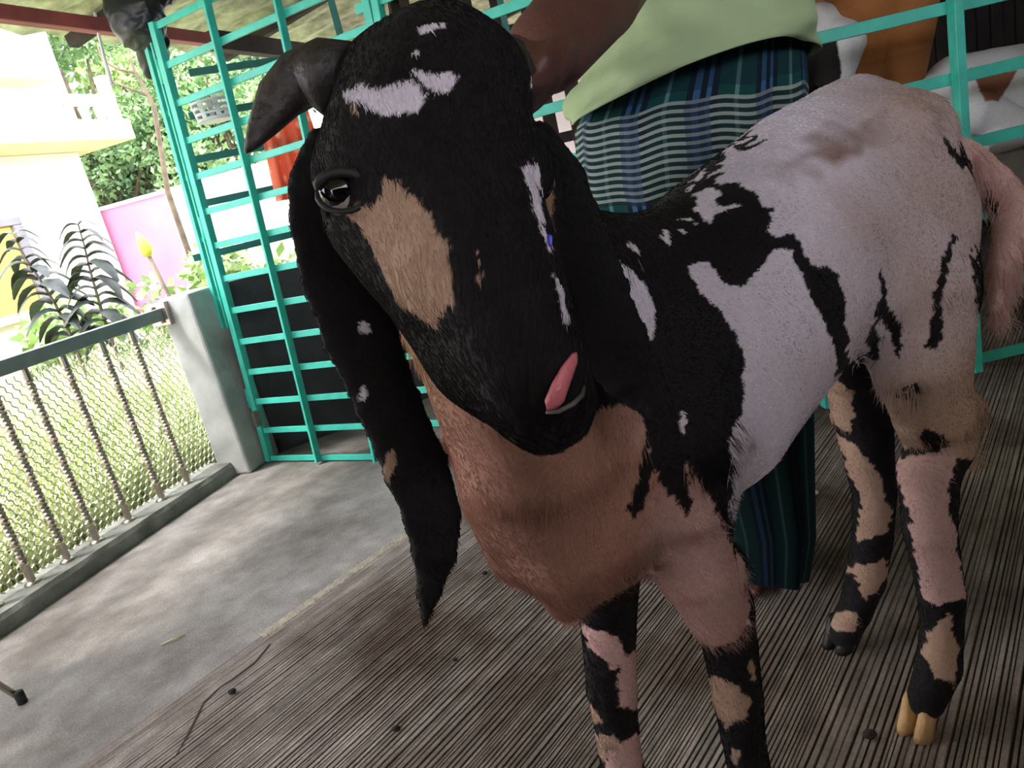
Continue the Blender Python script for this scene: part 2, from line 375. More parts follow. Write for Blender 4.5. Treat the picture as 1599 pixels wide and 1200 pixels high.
# concrete post and low wall beyond it
b_ = MB(); pc = rl(0.13, 0.04); RD3 = V3(RD, 0); RN3 = V3(RN, 0)
ptop = 0.825
b_.add([rl(0.0, -.075, 0), rl(0.0, .095, 0), rl(.22, .095, 0), rl(.22, -.075, 0), rl(0.0, -.075, ptop), rl(0.0, .095, ptop), rl(.22, .095, ptop), rl(.22, -.075, ptop)],
       [(0, 1, 2, 3), (4, 7, 6, 5), (0, 4, 5, 1), (1, 5, 6, 2), (2, 6, 7, 3), (3, 7, 4, 0)])
struct(b_.build('trim_3', POSTC, bevel=0.012))
wa = atz(445, 705)[:2]; wb = atz(575, 657)[:2]; WD = (wb - wa) / np.linalg.norm(wb - wa); WN = np.array([-WD[1], WD[0]])
wst = rl(.12, .03)[:2]
b_ = MB(); b_.box(V3(wst + WD * 0.95 + WN * .06, .41), V3(WD * .95, 0), V3(WN * .06, 0), (0, 0, .41)); struct(b_.build('wall_left', DARKW))
wl = lambda s_, z, o=0.06: V3(wst + WD * s_ + WN * o, z)

# roof
def z_on_rail(x, y, wv): return onplane(x, y, rl(0, wv), RD)
ZB = float(z_on_rail(150, 40, .1)[2]); ZR = ZB + 0.10
ROOFM = mat('rusted_tin_underside', lin(150, 150, 118), 0.75, 0.0, scale=14, col2=lin(222, 224, 200), bump=0.2, detail=9)
b_ = MB(); nw = 120; vs_ = []
for i in range(nw + 1):
    s_ = -8 + 15.0 * i / nw
    for wv in (0.55, -8.0): vs_.append(rl(s_, wv, ZR + (0.55 - wv) * 0.16 + 0.016 * math.sin(i * math.pi)+ (0.014 if i % 2 else -0.014)))
b_.add(vs_, [(2 * i, 2 * i + 1, 2 * i + 3, 2 * i + 2) for i in range(nw)]); o = b_.build('ceiling', ROOFM); struct(o)
so = o.modifiers.new('s', 'SOLIDIFY'); so.thickness = 0.004; so.offset = 1
fr = thing('roof_frame', rl(0, .1, ZB), 'roof frame of a dark red eave beam and dark wooden rafters under the tin', 'roof frame')
b_ = MB(); b_.bar(rl(-5, .1, ZB), rl(0.9, .1, ZB), .05, .055); b_.build('eave_beam', MAROON, fr, bevel=.004)
b_ = MB(); b_.bar(rl(0.9, .1, ZB), rl(6, .1, ZB), .06, .09); b_.build('eave_beam', WOODD, fr, bevel=.004)
zr = lambda wv: ZR + (0.55 - wv) * 0.16 - 0.045
for s_ in (-1.6, -.5, .45, 1.5, 2.6, 3.7, 4.8):
    b_ = MB(); b_.bar(rl(s_, .5, zr(.5) ), rl(s_, -7.9, zr(-7.9) ), .05, .05); b_.build('rafter', WOODD, fr)
for wv in (-1.0, -2.2, -3.4):
    b_ = MB(); b_.bar(rl(-5, wv, zr(wv) - .06), rl(6, wv, zr(wv) - .06), .05, .06); b_.build('purlin', WOODD, fr)

# pen: back wall of slats, dark board walls
BW = rl(2.9, 0)
YB = 4.6
zt = 2.6
XB = float(aty(592, 60, YB)[0])
o = struct(MB().box(((XB + 1.35) / 2, YB + .03, .42), ((1.35 - XB) / 2, 0, 0), (0, .012, 0), (0, 0, .42)).build('wall_back', BLACKW))
x = XB
while x < 1.35:
    wd = 0.055 + random.random() * .03
    b_ = MB(); b_.box((x, YB - .02 + random.uniform(-.006, .006), 1.5), (wd / 2, 0, 0), (0, .014, 0), (0, 0, 1.1)); b_.build('slat', WOODD, o); x += wd + 0.075 + random.random() * .03
for z in (0.86, 1.12, 1.75, 2.3):
    MB().box(((XB + 1.35) / 2, YB - .045, z), ((1.35 - XB) / 2, 0, 0), (0, .012, 0), (0, 0, .03)).build('rail', WOODD, o)
o = struct(MB().box((2.45, YB + .035, 1.75), (1.1, 0, 0), (0, .008, 0), (0, 0, 1.75)).build('wall_back', BLACKW))
x = 1.37
while x < 3.5:
    wd = 0.075 + random.random() * .02
    MB().box((x + wd / 2, YB + random.uniform(-.008, .008), 1.3), (wd / 2 - .004, 0, 0), (0, .012, 0), (0, 0, 1.3)).build('board', BLACKW, o, bevel=.003); x += wd
o = struct(MB().box((3.5, 1.38, 1.75), (.03, 0, 0), (0, 3.25, 0), (0, 0, 1.75)).build('wall_right', BLACKW))
y = -.6
while y < 4.5:
    MB().box((3.455, y + .09, 1.4), (.012, 0, 0), (0, .084, 0), (0, 0, 1.4)).build('board', BLACKW, o); y += .18

o = struct(MB().box((1.0, -1.9, .75), (2.6, 0, 0), (0, .04, 0), (0, 0, .75)).build('wall_front_added', BLACKW))  # unseen wall added behind the camera, open above to let light onto the goat
b_ = MB(); b_.box(rl(-5.6, .1, 1.2), RD3 * 2.5, RN3 * .06, UP * 1.2); struct(b_.build('wall_left', BLACKW))  # unseen wall added on the railing line to block side light on the goat
# ================================================================== GATE, FENCES
gate = thing('gate', PA, 'tall teal steel gate of flat crossbars hung on the concrete post', 'gate')
LEAN = 0.10
def ga(e, hgt, o=0.0): return PA + E13 * (e + LEAN * hgt) + UP * hgt * 1.0 + EN * o
gh = 1.80; GU = ga(0, 1) - ga(0, 0)
def gbar(name, p, q, wd, hg, up, par, M=TEAL): return MB().bar(p, q, wd, hg, up).build(name, M, par, bevel=0.002)
gbar('stile', ga(.012, -.01), ga(.012, gh + .01), .028, .034, EN, gate)
for e in (.335, .66): gbar('upright', ga(e, -.01, .022), ga(e, gh + .25, .022), .012, .034, EN, gate)
gbar('stile', ga(1.05, -.01), ga(1.05, gh + .3), .028, .034, EN, gate)
for i in range(16):
    hz = 0.138 * i
    gbar('crossbar', ga(0.0, hz), ga(1.06, hz), .010, .026, UP, gate)
for hz in (.25, 1.0, 1.6): MB().tube([ga(-.02, hz), ga(-.02, hz + .09)], .011, 8).build('hinge', TEAL, gate, smooth=True)
MB().bar(ga(.03, .17, .03), ga(.03, .24, .03), .02, .03, EN).build('bolt', STEEL, gate)
gp = thing('gate_post', PA, 'slim teal steel post fixed beside the gate hinges', 'post')
gbar('post', ga(-.075, .62, -.02), ga(-.075, gh + .02, -.02), .02, .034, EN, gp)
gbar('strip', ga(-.04, .62, -.01), ga(-.04, gh - .02, -.01), .01, .014, EN, gp)
for hz in (.75, 1.0, 1.25, 1.5): gbar('tie', ga(-.085, hz, -.018), ga(-.02, hz, -.018), .008, .02, UP, gp)

pf = thing('pen_fence', ga(1.08, 0), 'teal steel fence panel behind the large goat head, right of the gate', 'fence')
for e in (1.095, 1.86): gbar('upright', ga(e - LEAN * 0, -.02), ga(e - LEAN * 1.0, 2.0), .03, .036, EN, pf)
gbar('upright', ga(1.09, 0, -.03), ga(1.09, 2.0, -.03), .012, .05, EN, pf, WOODD)
for z in (.05, .25, .45, .62, .80, .975, 1.13, 1.28, 1.43, 1.58, 1.73):
    p = PA + E13 * 1.12 + UP * z; q = PA + E13 * 1.86 + UP * z; gbar('crossbar', p, q, .010, .03, UP, pf)
C1 = (PA + E13 * 1.88)[:2]
pr = thing('pen_fence', V3((C1[0], 2.3), 0), 'teal steel pen fence with wide spaced bars at right, goats behind it', 'fence')
YF = 2.3
for x in (C1[0] + .02, 1.005 , 1.514, 2.2, 2.9):
    gbar('upright', (x, YF - .02, 0.03), (x, YF - .02, 1.6), .028, .040, (0, 1, 0), pr)
for z in (.063, .307, .54, .765, .965, 1.165, 1.37):
    gbar('crossbar', (C1[0], YF, z), (3.4, YF, z), .012, .036, UP, pr)

# far green grille on the low wall
fg = thing('grille', wl(.3, .74), 'dull green steel grille on the low dark wall behind the gate', 'grille')
for (px, py) in ((360, 105), (350, 173), (350, 241), (360, 309), (420, 375)):
    z = float(onplane(px, py, wl(0, 0), WD)[2]); sg0 = float((onplane(292, py, wl(0, 0), WD)[:2] - wst) @ WD)
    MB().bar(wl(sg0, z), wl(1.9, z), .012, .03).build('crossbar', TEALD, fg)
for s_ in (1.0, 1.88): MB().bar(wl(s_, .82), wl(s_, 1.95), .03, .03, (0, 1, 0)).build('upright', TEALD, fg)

# ---------------------------------------------------------------- railing
rail = thing('railing', rl(-1, .09, .06), 'grey topped railing with twisted steel balusters and wire netting on the curb', 'railing')
HT = 0.765
MB().bar(rl(-4, .09, HT), rl(0.02, .09, HT), .05, .052).build('top_rail', RAIL, rail, bevel=.005)
MB().box(rl(-.012, .09, HT), RD3 * .012, RN3 * .05, UP * .05).build('bracket', STEEL, rail, bevel=.003)
for q in (.03, -.03): MB().ball(rl(-.03, .09 + q * .5, HT + q), .008, 8, 6).build('bolt', STEEL, rail, smooth=True)
bal_px = [(36, 949), (93, 910), (150, 874), (195, 844), (246, 811), (288, 778), (339, 751)]
bs = sorted([float((atz(x, y, .06)[:2] - CB) @ RD) for x, y in bal_px]); step = 0.150
bs = [bs[0] - step * k for k in range(6, 0, -1)] + bs
def baluster_mesh():
    b_ = MB(); h = HT - .06 - .02
    pts = [(0, 0, 0), (0, 0, .07)]; b_.tube(pts, .013, 10)
    for z in (.075, .10): b_.tube([(0, 0, z), (0, 0, z + .006), (0, 0, z + .012)], [.012, .017, .012], 10)
    n = 70; z0, z1 = .085, h - .06
    b_.tube([(0, 0, z0 + (z1 - z0) * i / n) for i in range(n + 1)], .0135, 4, twist=math.pi / 2 / 2.2)
    for z in (z1, ): b_.tube([(0, 0, z), (0, 0, z + .006), (0, 0, z + .012)], [.012, .017, .012], 10)
    b_.tube([(0, 0, z1 + .01), (0, 0, h)], .013, 10)
    return b_.mesh('baluster', STEEL)
bm_ = baluster_mesh(); fl_ = MB().tube([(0, 0, 0), (0, 0, .004), (0, 0, .012)], [.028, .027, .014], 12).mesh('flange', STEEL, True)
for s_ in bs:
    o = bpy.data.objects.new('baluster', bm_); COL.objects.link(o); o.parent = rail; p = rl(s_, .09, .06) - np.array(rail.location); o.location = p
    f_ = bpy.data.objects.new('flange', fl_); COL.objects.link(f_); f_.parent = o
b_ = MB(); cw = 0.030; rr = cw / math.sqrt(3); z0 = .075; nr = int((HT - z0 - .02) / (1.5 * rr)); ncol = int(2.4 / cw)
def netpt(s_, z): return rl(s_, .115 + .008 * math.sin(s_ * 9 + z * 7), z)
for r_ in range(nr):
    for c_ in range(ncol):
        s_ = -2.35 + c_ * cw + (cw / 2 if r_ % 2 else 0); z = z0 + r_ * 1.5 * rr
        A = netpt(s_, z + rr / 2); B = netpt(s_ + cw / 2, z); D = netpt(s_ - cw / 2, z); A2 = netpt(s_, z + 1.5 * rr)
        for p, q in ((A, B), (A, D), (A, A2)): b_.tube([p, q], .0026, 3, cap=False)
o = b_.build('wire_netting', WIRE, rail); o['kind'] = 'stuff'

# ================================================================== OUTDOORS
# grass
def blades(n, fn, M, name):
    V = []; F = []
    for i in range(n):
        p, h, wd, az, bend = fn(i)
        d = np.array([math.cos(az), math.sin(az), 0]); sd_ = np.array([-d[1], d[0], 0]) * wd
        o = len(V)
        for t, ww in ((0, 1), (.4, .9), (.75, .6)):
            c = p + UP * h * t * (1 - .15 * t) + d * bend * h * t * t
            V += [tuple(c - sd_ * ww), tuple(c + sd_ * ww)]
        V.append(tuple(p + UP * h * (.93 - .3 * bend) + d * bend * h))
        F += [(o, o + 1, o + 3, o + 2), (o + 2, o + 3, o + 5, o + 4), (o + 4, o + 5, o + 6)]
    me = bpy.data.meshes.new(name); me.from_pydata(V, [], F); me.materials.append(M); me.update(); return me
HF0 = aty(168, 360, 8.2)[:2]
def gr(i):
    wv = .30 + 6.5 * random.random() ** 1.5; s_ = random.uniform(-2.6, 8)
    if float((rl(s_, wv)[:2] - HF0) @ RN) > -.25 or rl(s_, wv)[1] > 8.0 - .387 * (rl(s_, wv)[0] + 4.0) or rl(s_, wv)[1] > 4.35 and rl(s_, wv)[0] > XB - .15: wv = random.uniform(.3, 2.2); s_ = random.uniform(-2.4, 1.0)
    h = (.36 + .30 * min(1, wv / .9)) * random.uniform(.6, 1.25)
    return rl(s_, wv, -.15), h, .0035 + .003 * random.random() + wv * .0006, random.random() * 6.28, random.uniform(.15, .8)
o = link('tall_grass', blades(26000, gr, GRASS, 'tall_grass')); tag(o, 'pale green tall grass growing outside the railing', 'grass', kind='stuff')

def leafcloud(cent, rad, n, size, name, M, parent, droop=.2):
    cent = np.array(cent); k = rng.integers(0, len(cent), n); d = rng.normal(size=(n, 3)); d /= np.linalg.norm(d, axis=1)[:, None]
    p = cent[k] + d * (rad[k] * (rng.uniform(.35, 1, n) ** .5))[:, None]
    a = rng.normal(size=(n, 3)) + d * .6; a[:, 2] -= droop; a /= np.linalg.norm(a, axis=1)[:, None]
    s_ = np.cross(a, rng.normal(size=(n, 3))); s_ /= np.linalg.norm(s_, axis=1)[:, None]; L = size * rng.uniform(.6, 1.3, n)[:, None]
    V = np.stack([p, p + a * L * .5 + s_ * L * .25, p + a * L, p + a * L * .5 - s_ * L * .25], 1).reshape(-1, 3)
    F = np.arange(4 * n).reshape(-1, 4)
    me = bpy.data.meshes.new(name); me.from_pydata(V.tolist(), [], F.tolist()); me.materials.append(M); me.update()
    return link(name, me, parent)
def tree(base, h, cr, n, size, mi, label, lean=(0, 0), group='trees beyond the shed'):
    t = thing('tree', base, label, 'tree', group); base = np.asarray(base)
    tp = base + np.array([lean[0], lean[1], h * .8])
    pts = [base + (tp - base) * i / 5 + np.array([math.sin(i * 2.1 + base[0]) * .06, 0, 0]) for i in range(6)]
    MB().tube(pts, [.11 - .015 * i for i in range(6)], 7).build('trunk', BARK, t, smooth=True)
    bb = MB(); cent = []; rad = []
    for i in range(14):
        z = random.uniform(.25, 1.0); a = random.random() * 6.28; rr_ = cr * random.uniform(.2, .75)
        c = base + np.array([lean[0] * z + math.cos(a) * rr_, lean[1] * z + math.sin(a) * rr_, h * z]); cent.append(c); rad.append(cr * random.uniform(.3, .5))
        bb.tube([pts[min(4, int(z * 4))], (pts[min(4, int(z * 4))] + c) / 2 + UP * .1, c], [.04, .025, .012], 5)
    bb.build('branch', BARK, t, smooth=True)
    f = leafcloud(cent, np.array(rad), n, size, 'foliage', LEAFS[mi], t); f['kind'] = 'stuff'
G0 = -.15
def gpt(px, Y): q = aty(px, 300, Y); return np.array([q[0], q[1], G0])
tree(gpt(190, 10.5), 4.6, 1.3, 14000, .095, 1, 'leafy green tree standing between the white house and the gate', (-.2, 0))
tree(gpt(280, 11.5), 4.4, 1.4, 14000, .095, 0, 'dark leafy tree seen through the upper left of the gate')
tree(gpt(385, 10.5), 4.0, 1.3, 12000, .095, 1, 'bushy green tree seen behind the middle of the gate')
tree(gpt(480, 12.5), 4.5, 1.5, 11000, .10, 0, 'dark tree seen between the horn and the gate bars')
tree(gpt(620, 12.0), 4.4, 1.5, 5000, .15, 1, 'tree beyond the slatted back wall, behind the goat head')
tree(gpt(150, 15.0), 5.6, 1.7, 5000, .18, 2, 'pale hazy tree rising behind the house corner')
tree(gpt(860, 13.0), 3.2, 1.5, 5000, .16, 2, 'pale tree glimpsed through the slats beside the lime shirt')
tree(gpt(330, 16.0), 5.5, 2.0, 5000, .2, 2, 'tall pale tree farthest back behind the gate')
# bare branches of a leaning sapling outdoors
sp = thing('bare_sapling', gpt(190, 7), 'bare pale branching sapling in front of the trees', 'sapling')
b_ = MB(); c0 = gpt(262, 7.0)
zz = lambda px, py: aty(px, py, 7.0)
b_.tube([c0, zz(262, 300), zz(240, 165), zz(210, 110), zz(200, 80)], [.03, .025, .02, .014, .008], 6); b_.build('stem', BARK, sp, smooth=True)
b_ = MB(); b_.tube([zz(215, 115), zz(185, 108), zz(160, 95), zz(152, 70)], [.014, .012, .01, .006], 6); b_.build('branch', BARK, sp, smooth=True)
b_ = MB(); b_.tube([zz(232, 150), zz(195, 135), zz(172, 125)], [.014, .011, .006], 6); b_.build('branch', BARK, sp, smooth=True)

# stacked-leaf plants
LFM = None
def leaf_mesh():
    b_ = MB(); rows = []
    n = 6
    for i in range(n + 1):
        t = i / n; wd = .34 * math.sin(math.pi * min(1, t * .92 + .06)) ** .8; z = .30 * math.sin(t * 2.2) - .85 * t * t
        rows += [(t, -wd, z - .05), (t, 0, z + .03), (t, wd, z - .05)]
    b_.add(rows, [(3 * i + j, 3 * i + 3 + j, 3 * i + 4 + j, 3 * i + 1 + j) for i in range(n) for j in (0, 1)])
    return b_.mesh('leaf', STACKL, True)
LFM = leaf_mesh()
def stackplant(pxs, Y, label, n):
    pts = [aty(x, y, Y) for x, y in pxs]; base = np.array([pts[-1][0], pts[-1][1], G0])
    t = thing('spike_plant', base, label, 'plant'); MB().tube([base] + pts[::-1], [.012] + [.010 - .0012 * i for i in range(len(pts))], 6).build('stem', BARK, t, smooth=True)
    cum = np.array(pts)
    for i in range(n):
        f = i / (n - 1); x = f * (len(pts) - 1); k = min(int(x), len(pts) - 2); p = cum[k] + (cum[k + 1] - cum[k]) * (x - k)
        for sgn in (0, 1):
            o = bpy.data.objects.new('leaf', LFM); COL.objects.link(o); o.parent = t; o.location = Vector(p - base)
            sc = (.11 + .09 * min(1, f * 2.5)) * .95 * random.uniform(.85, 1.15); o.scale = (sc, sc * .8, sc)
            o.rotation_euler = (random.uniform(-.2, .2), random.uniform(-.25, .1) , -.25 + sgn * math.pi + random.uniform(-.5, .5) + (0 if i % 2 else .5))
stackplant([(20, 365), (38, 400), (58, 430), (80, 465), (100, 500), (115, 535)], 4.6, 'dark plant with paired drooping leaves near the yellow window', 15)
stackplant([(122, 350), (132, 385), (140, 420), (150, 455), (160, 490), (172, 525)], 4.6, 'dark plant with paired drooping leaves in front of the white wall corner', 15)

# shrubs
def shrub(px, Y, h, r, n, size, mi, label):
    b = gpt(px, Y); t = thing('shrub', b, label, 'shrub')
    MB().tube([b, b + UP * h * .5, b + UP * h * .8 + np.array([.04, 0, 0])], [.015, .012, .006], 6).build('stem', BARK, t, smooth=True)
    c = [b + np.array([random.uniform(-r, r), random.uniform(-r, r), h * random.uniform(.35, 1)]) for _ in range(8)]
    f = leafcloud(c, np.full(8, r * .6), n, size, 'foliage', LEAFS[mi], t, droop=.4); f['kind'] = 'stuff'
shrub(8, 5.4, .95, .3, 500, .12, 2, 'yellow green shrub under the yellow window of the house')
shrub(262, 6.2, .95, .4, 900, .11, 2, 'pale leafy shrub in front of the pink wall')
shrub(310, 5.6, .75, .3, 600, .11, 2, 'pale green shrub between the pink wall and the gate post')
shrub(405, 6.0, .75, .5, 900, .13, 2, 'broad leaved pale shrub seen through the gate above the dark wall')
shrub(470, 6.0, .8, .4, 700, .13, 2, 'pale shrub seen through the gate, nearest the black ear')
b = gpt(232, 5.2); fl = thing('flower_bud', b, 'tall stalk ending in a yellow green bud before the pink wall', 'flower')
tpb = aty(228, 390, 5.2)
MB().tube([b, tpb], .012, 6).build('stalk', BARK, fl, smooth=True)
MB().tube([tpb - UP * .05, tpb, tpb + UP * .06 + RN3 * .01, tpb + UP * .13 + RN3 * .03], [.02, .045, .035, .004], 8).build('bud', mat('yellow_bud', lin(215, 205, 80), .6), fl, smooth=True)

# house: facade parallel to the railing
HF = aty(168, 360, 8.2); hp = lambda x, y: onplane(x, y, HF, RD)
def hz(x, y): return float(hp(x, y)[2])
def hs_(x, y): return float((hp(x, y)[:2] - HF[:2]) @ RD)
hf = lambda s_, wv, z: V3(HF[:2] + RD * s_ + RN * wv, z)          # wv>0 into the house
house = thing('house', hf(-2, 1, G0), 'white two storey house with a balcony and a cream ledge at far left', 'house')
def hbox(name, s0, s1, w0, w1, z0, z1, M, bev=.01):
    return MB().box(hf((s0 + s1) / 2, (w0 + w1) / 2, (z0 + z1) / 2), RD3 * (s1 - s0) / 2, RN3 * (w1 - w0) / 2, UP * (z1 - z0) / 2).build(name, M, house, bevel=bev)
zs = hz(140, 236); zc = hz(140, 140)
hbox('lower_wall', -6, 0, 0, 4, G0, zs, WHITEP)
hbox('balcony_slab', -6, .25, -.55, 4, zs, hz(150, 205), CREAM)
hbox('upper_wall', -6, hs_(90, 100), .0, 4, hz(150, 205), zc + 1.0, WHITEP)
hbox('ledge', -6, -.2, -.3, 4, zc, hz(130, 120), CREAM)
z0 = hz(150, 205); 
bmh = MB()
hbox('balcony_rail', -6, .2, -.5, -.42, zc - .28, zc - .18, WHITEP)
for i in range(34):
    s_ = .17 - i * .18
    MB().tube([hf(s_, -.46, z0), hf(s_, -.46, z0 + (zc - z0) * .3), hf(s_, -.46, zc - .28)], [.035, .05, .03], 6).build('baluster', WHITEP, house, smooth=True)
hbox('balcony_post', .12, .22, -.5, -.4, z0, zc + .01, WHITEP); hbox('roof_parapet', -6, hs_(90, 100) + .08, -.08, 4, zc + 1.0, zc + 1.12, CREAM)
wz1 = hz(40, 350); wz0 = hz(60, 480); s1_ = hs_(58, 420); 
hbox('window_pane', s1_ - 1.1, s1_ - .1, -.012, .03, wz0, wz1, YELL)
for a, b2 in ((s1_ - .1, s1_), (s1_ - 1.2, s1_ - 1.1), (s1_ - .64, s1_ - .58)): hbox('window_frame', a, b2, -.05, .03, wz0, wz1, GREYF)
hbox('window_frame', s1_ - 1.2, s1_, -.05, .03, wz1, wz1 + .07, GREYF); hbox('window_sill', s1_ - 1.3, s1_ + .1, -.12, .03, wz0 - .08, wz0, CREAM)

# boundary wall
q0 = aty(166, 400, 8.4)[:2]; BD = np.array([.93, -.36]); BD /= np.linalg.norm(BD); BN = np.array([-BD[1], BD[0]])
wt = float(onplane(168, 328, V3(q0, 0), BD)[2])
bw = thing('boundary_wall', V3(q0, G0), 'garden wall, pink at the house end and pale farther right', 'wall')
MB().box(V3(q0 + BD * .55, (wt + G0) / 2), V3(BD * .55, 0), V3(BN * .06, 0), UP * (wt - G0) / 2).build('pink_section', PINK, bw)
MB().box(V3(q0 + BD * .08 - BN * .05, (wt + G0) / 2), V3(BD * .09, 0), V3(BN * .06, 0), UP * (wt + .02 - G0) / 2).build('pillar', PINK, bw, bevel=.01)
MB().box(V3(q0 + BD * 4.1, (wt + G0) / 2), V3(BD * 3.0, 0), V3(BN * .06, 0), UP * (wt - G0) / 2).build('pale_section', PALEP, bw)
MB().box(V3(q0 + BD * 3.6, wt + .02), V3(BD * 3.5, 0), V3(BN * .08, 0), UP * .02).build('coping', PALEP, bw)

# ================================================================== HANGING THINGS NEAR THE GATE
# black plastic bundle on the gate post
s_ = SDF(P(215, 30, 2.85) - .6, P(215, 30, 2.85) + .6, .010)
tb = [(190, 10, 2.82, .075), (218, 5, 2.82, .085), (202, 42, 2.82, .075), (232, 45, 2.85, .07), (240, 80, 2.9, .05), (238, 108, 2.92, .03), (195, -50, 2.85, .10), (250, -20, 2.85, .08)]
for x, y, d, r in tb: s_.cone(P(x, y, d), P(x, y, d) + np.array([0, .01, 0]), r, r, .05)
s_.cone(P(240, 80, 2.9), P(241, 112, 2.92), .05, .026, .04)
me, pts, q, g = s_.mesh('plastic_bundle', TARP)
pn = pts + np.stack([snoise(pts, 16, i) for i in range(3)], 1) * .022 + np.abs(np.stack([snoise(pts, 38, i + 1) for i in range(3)], 1)) * .012
me.vertices.foreach_set('co', pn.astype(np.float32).ravel()); me.update()
tag(link('plastic_bundle', me), 'crumpled black plastic sheet bundled at the top of the gate post', 'plastic sheet')
# string hanging from eave
MBs = MB().tube([z_on_rail(148, 20, .1), z_on_rail(152, 45, .1), z_on_rail(160, 80, .1), z_on_rail(172, 125, .1), z_on_rail(175, 133, .1)], [.006, .006, .006, .009, .012], 6)
tag(MBs.build('string', WHITEPL, smooth=True), 'white string hanging from the dark red eave beam', 'string')
# white basket
bp0 = onplane(330, 174, wl(0, 0, -.02), WD); bk = thing('basket', bp0 - UP * .07, 'white ribbed plastic basket hung on the grille behind the gate', 'basket')
for i in range(5):
    z = -.045 + .0225 * i
    rr_ = .075 + .012 * i / 4
    MB().tube([bp0 + UP * z + rr_ * (V3(WD, 0) * math.cos(t) + V3(WN, 0) * math.sin(t)) - V3(WN * .08, 0) for t in np.linspace(0, 6.283, 17)], .006, 5, cap=False).build('rib', WHITEPL, bk, smooth=True)
for t in np.linspace(0, 6.283, 9)[:-1]:
    d_ = V3(WD, 0) * math.cos(t) + V3(WN, 0) * math.sin(t); c_ = bp0 - V3(WN * .08, 0)
    MB().bar(c_ + d_ * .074 - UP * .05, c_ + d_ * .088 + UP * .05, .02, .005, d_).build('stave', WHITEPL, bk)
MB().tube([bp0 - V3(WN * .08, 0) - UP * .052, bp0 - V3(WN * .08, 0) - UP * .046], [.07, .072], 16).build('bottom', WHITEPL, bk)
MB().tube([bp0 - V3(WN * .0, 0) + UP * .045, bp0 + UP * .09 + V3(WN * .04, 0), wl(float((bp0[:2] - wst) @ WD), float(bp0[2]) + .07, .06)], .003, 5).build('hook', STEEL, bk)
# red cloth
def cloth_mat():
    M = bpy.data.materials.new('red_patterned_cloth'); M.use_nodes = True; nt = M.node_tree; b = nt.nodes['Principled BSDF']; b.inputs['Roughness'].default_value = .9
    tc = nt.nodes.new('ShaderNodeTexCoord'); vo = nt.nodes.new('ShaderNodeTexVoronoi'); vo.inputs['Scale'].default_value = 16; nt.links.new(tc.outputs['Object'], vo.inputs['Vector'])
    r = nt.nodes.new('ShaderNodeValToRGB'); r.color_ramp.elements[0].color = (*lin(250, 215, 190), 1); r.color_ramp.elements[0].position = .2; r.color_ramp.elements[1].color = (*lin(240, 142, 112), 1); r.color_ramp.elements[1].position = .4
    nt.links.new(vo.outputs['Distance'], r.inputs['Fac']); nt.links.new(r.outputs['Color'], b.inputs['Base Color'])
    tr = nt.nodes.new('ShaderNodeBsdfTranslucent'); nt.links.new(r.outputs['Color'], tr.inputs['Color']); mx = nt.nodes.new('ShaderNodeMixShader'); mx.inputs[0].default_value = .5
    nt.links.new(b.outputs[0], mx.inputs[1]); nt.links.new(tr.outputs[0], mx.inputs[2]); nt.links.new(mx.outputs[0], nt.nodes['Material Output'].inputs['Surface']); return M
cl0 = onplane(446, 175, wl(0, 0, -.02), WD); ws_ = float((cl0[:2] - wst) @ WD); zt_ = float(cl0[2]); zb_ = float(onplane(446, 312, wl(0, 0, -.02), WD)[2])
V = []; nx, nz_ = 24, 20
for j in range(nz_ + 1):
    for i in range(nx + 1):
        a = (i / nx - .5); V.append(wl(ws_ + a * (.23 + .05 * j / nz_), zt_ + (zb_ - zt_) * j / nz_, .03 + .018 * math.sin(i * 1.1 + j * .12) * (.3 + j / nz_)))
o = MB().add(V, [(j * (nx + 1) + i, j * (nx + 1) + i + 1, (j + 1) * (nx + 1) + i + 1, (j + 1) * (nx + 1) + i) for j in range(nz_) for i in range(nx)]).build('cloth', cloth_mat(), smooth=True)
o.modifiers.new('s', 'SOLIDIFY').thickness = .003
tag(o, 'red patterned cloth hung on the grille, seen under the horn tip', 'cloth')

# stool at the left edge
ft = atz(36, 1098); st = thing('stool', ft + np.array([-.2, .0, 0]), 'folding metal stool whose thin leg stands at the lower left corner', 'stool')
c_ = ft[:2] - np.array([.19, .06]); sz = .43
MB().box((c_[0], c_[1], sz), (.17, 0, 0), (0, .15, 0), (0, 0, .012)).build('seat', mat('stool_seat', lin(70, 60, 60), .5), st, bevel=.01)
for sx, sy in ((1, 1), (1, -1), (-1, 1), (-1, -1)):
    foot = V3(c_ + np.array([.19 * sx, .06 if sy > 0 else -.22], ), .012); topp = V3(c_ + np.array([-.13 * sx, .10 * sy]), sz - .01)
    lg = MB().tube([topp, foot], .008, 8).build('leg', STEEL, st, smooth=True)
    MB().tube([foot - UP * .012, foot + UP * .022], .012, 8).build('rubber_foot', RUBBER, lg, smooth=True)

# floor litter
for (x, y, lab) in ((270, 1000, 'thin dry straw lying on the dusty concrete'),):
    p = atz(x, y, .003); tag(MB().tube([p - np.array([.03, .01, 0]), p + np.array([0, 0, .003]), p + np.array([.03, .012, 0])], .002, 5).build('straw', STRAW, smooth=True), lab, 'straw')
for i, (x, y, r, lab) in enumerate(((362, 1080, .008, 'dark dung pellet beside the crack in the dusty floor'), (757, 895, .006, 'dark dung pellet on the ribbed floor below the chest'),
        (618, 1138, .007, 'dark dung pellet at the bottom of the ribbed floor, left of the legs'), (1358, 1147, .009, 'dark dung pellet on the ribbed floor beside the tan hoof'), (710, 1030, .005, 'small dark dung pellet on the ribbed floor right of the ear tip'))):
    p = atz(x, y, r * .6)
    tag(MB().ball(p, (r * 1.3, r, r * .75), 10, 6).build('dung_pellet', DUNG, smooth=True), lab, 'dung')
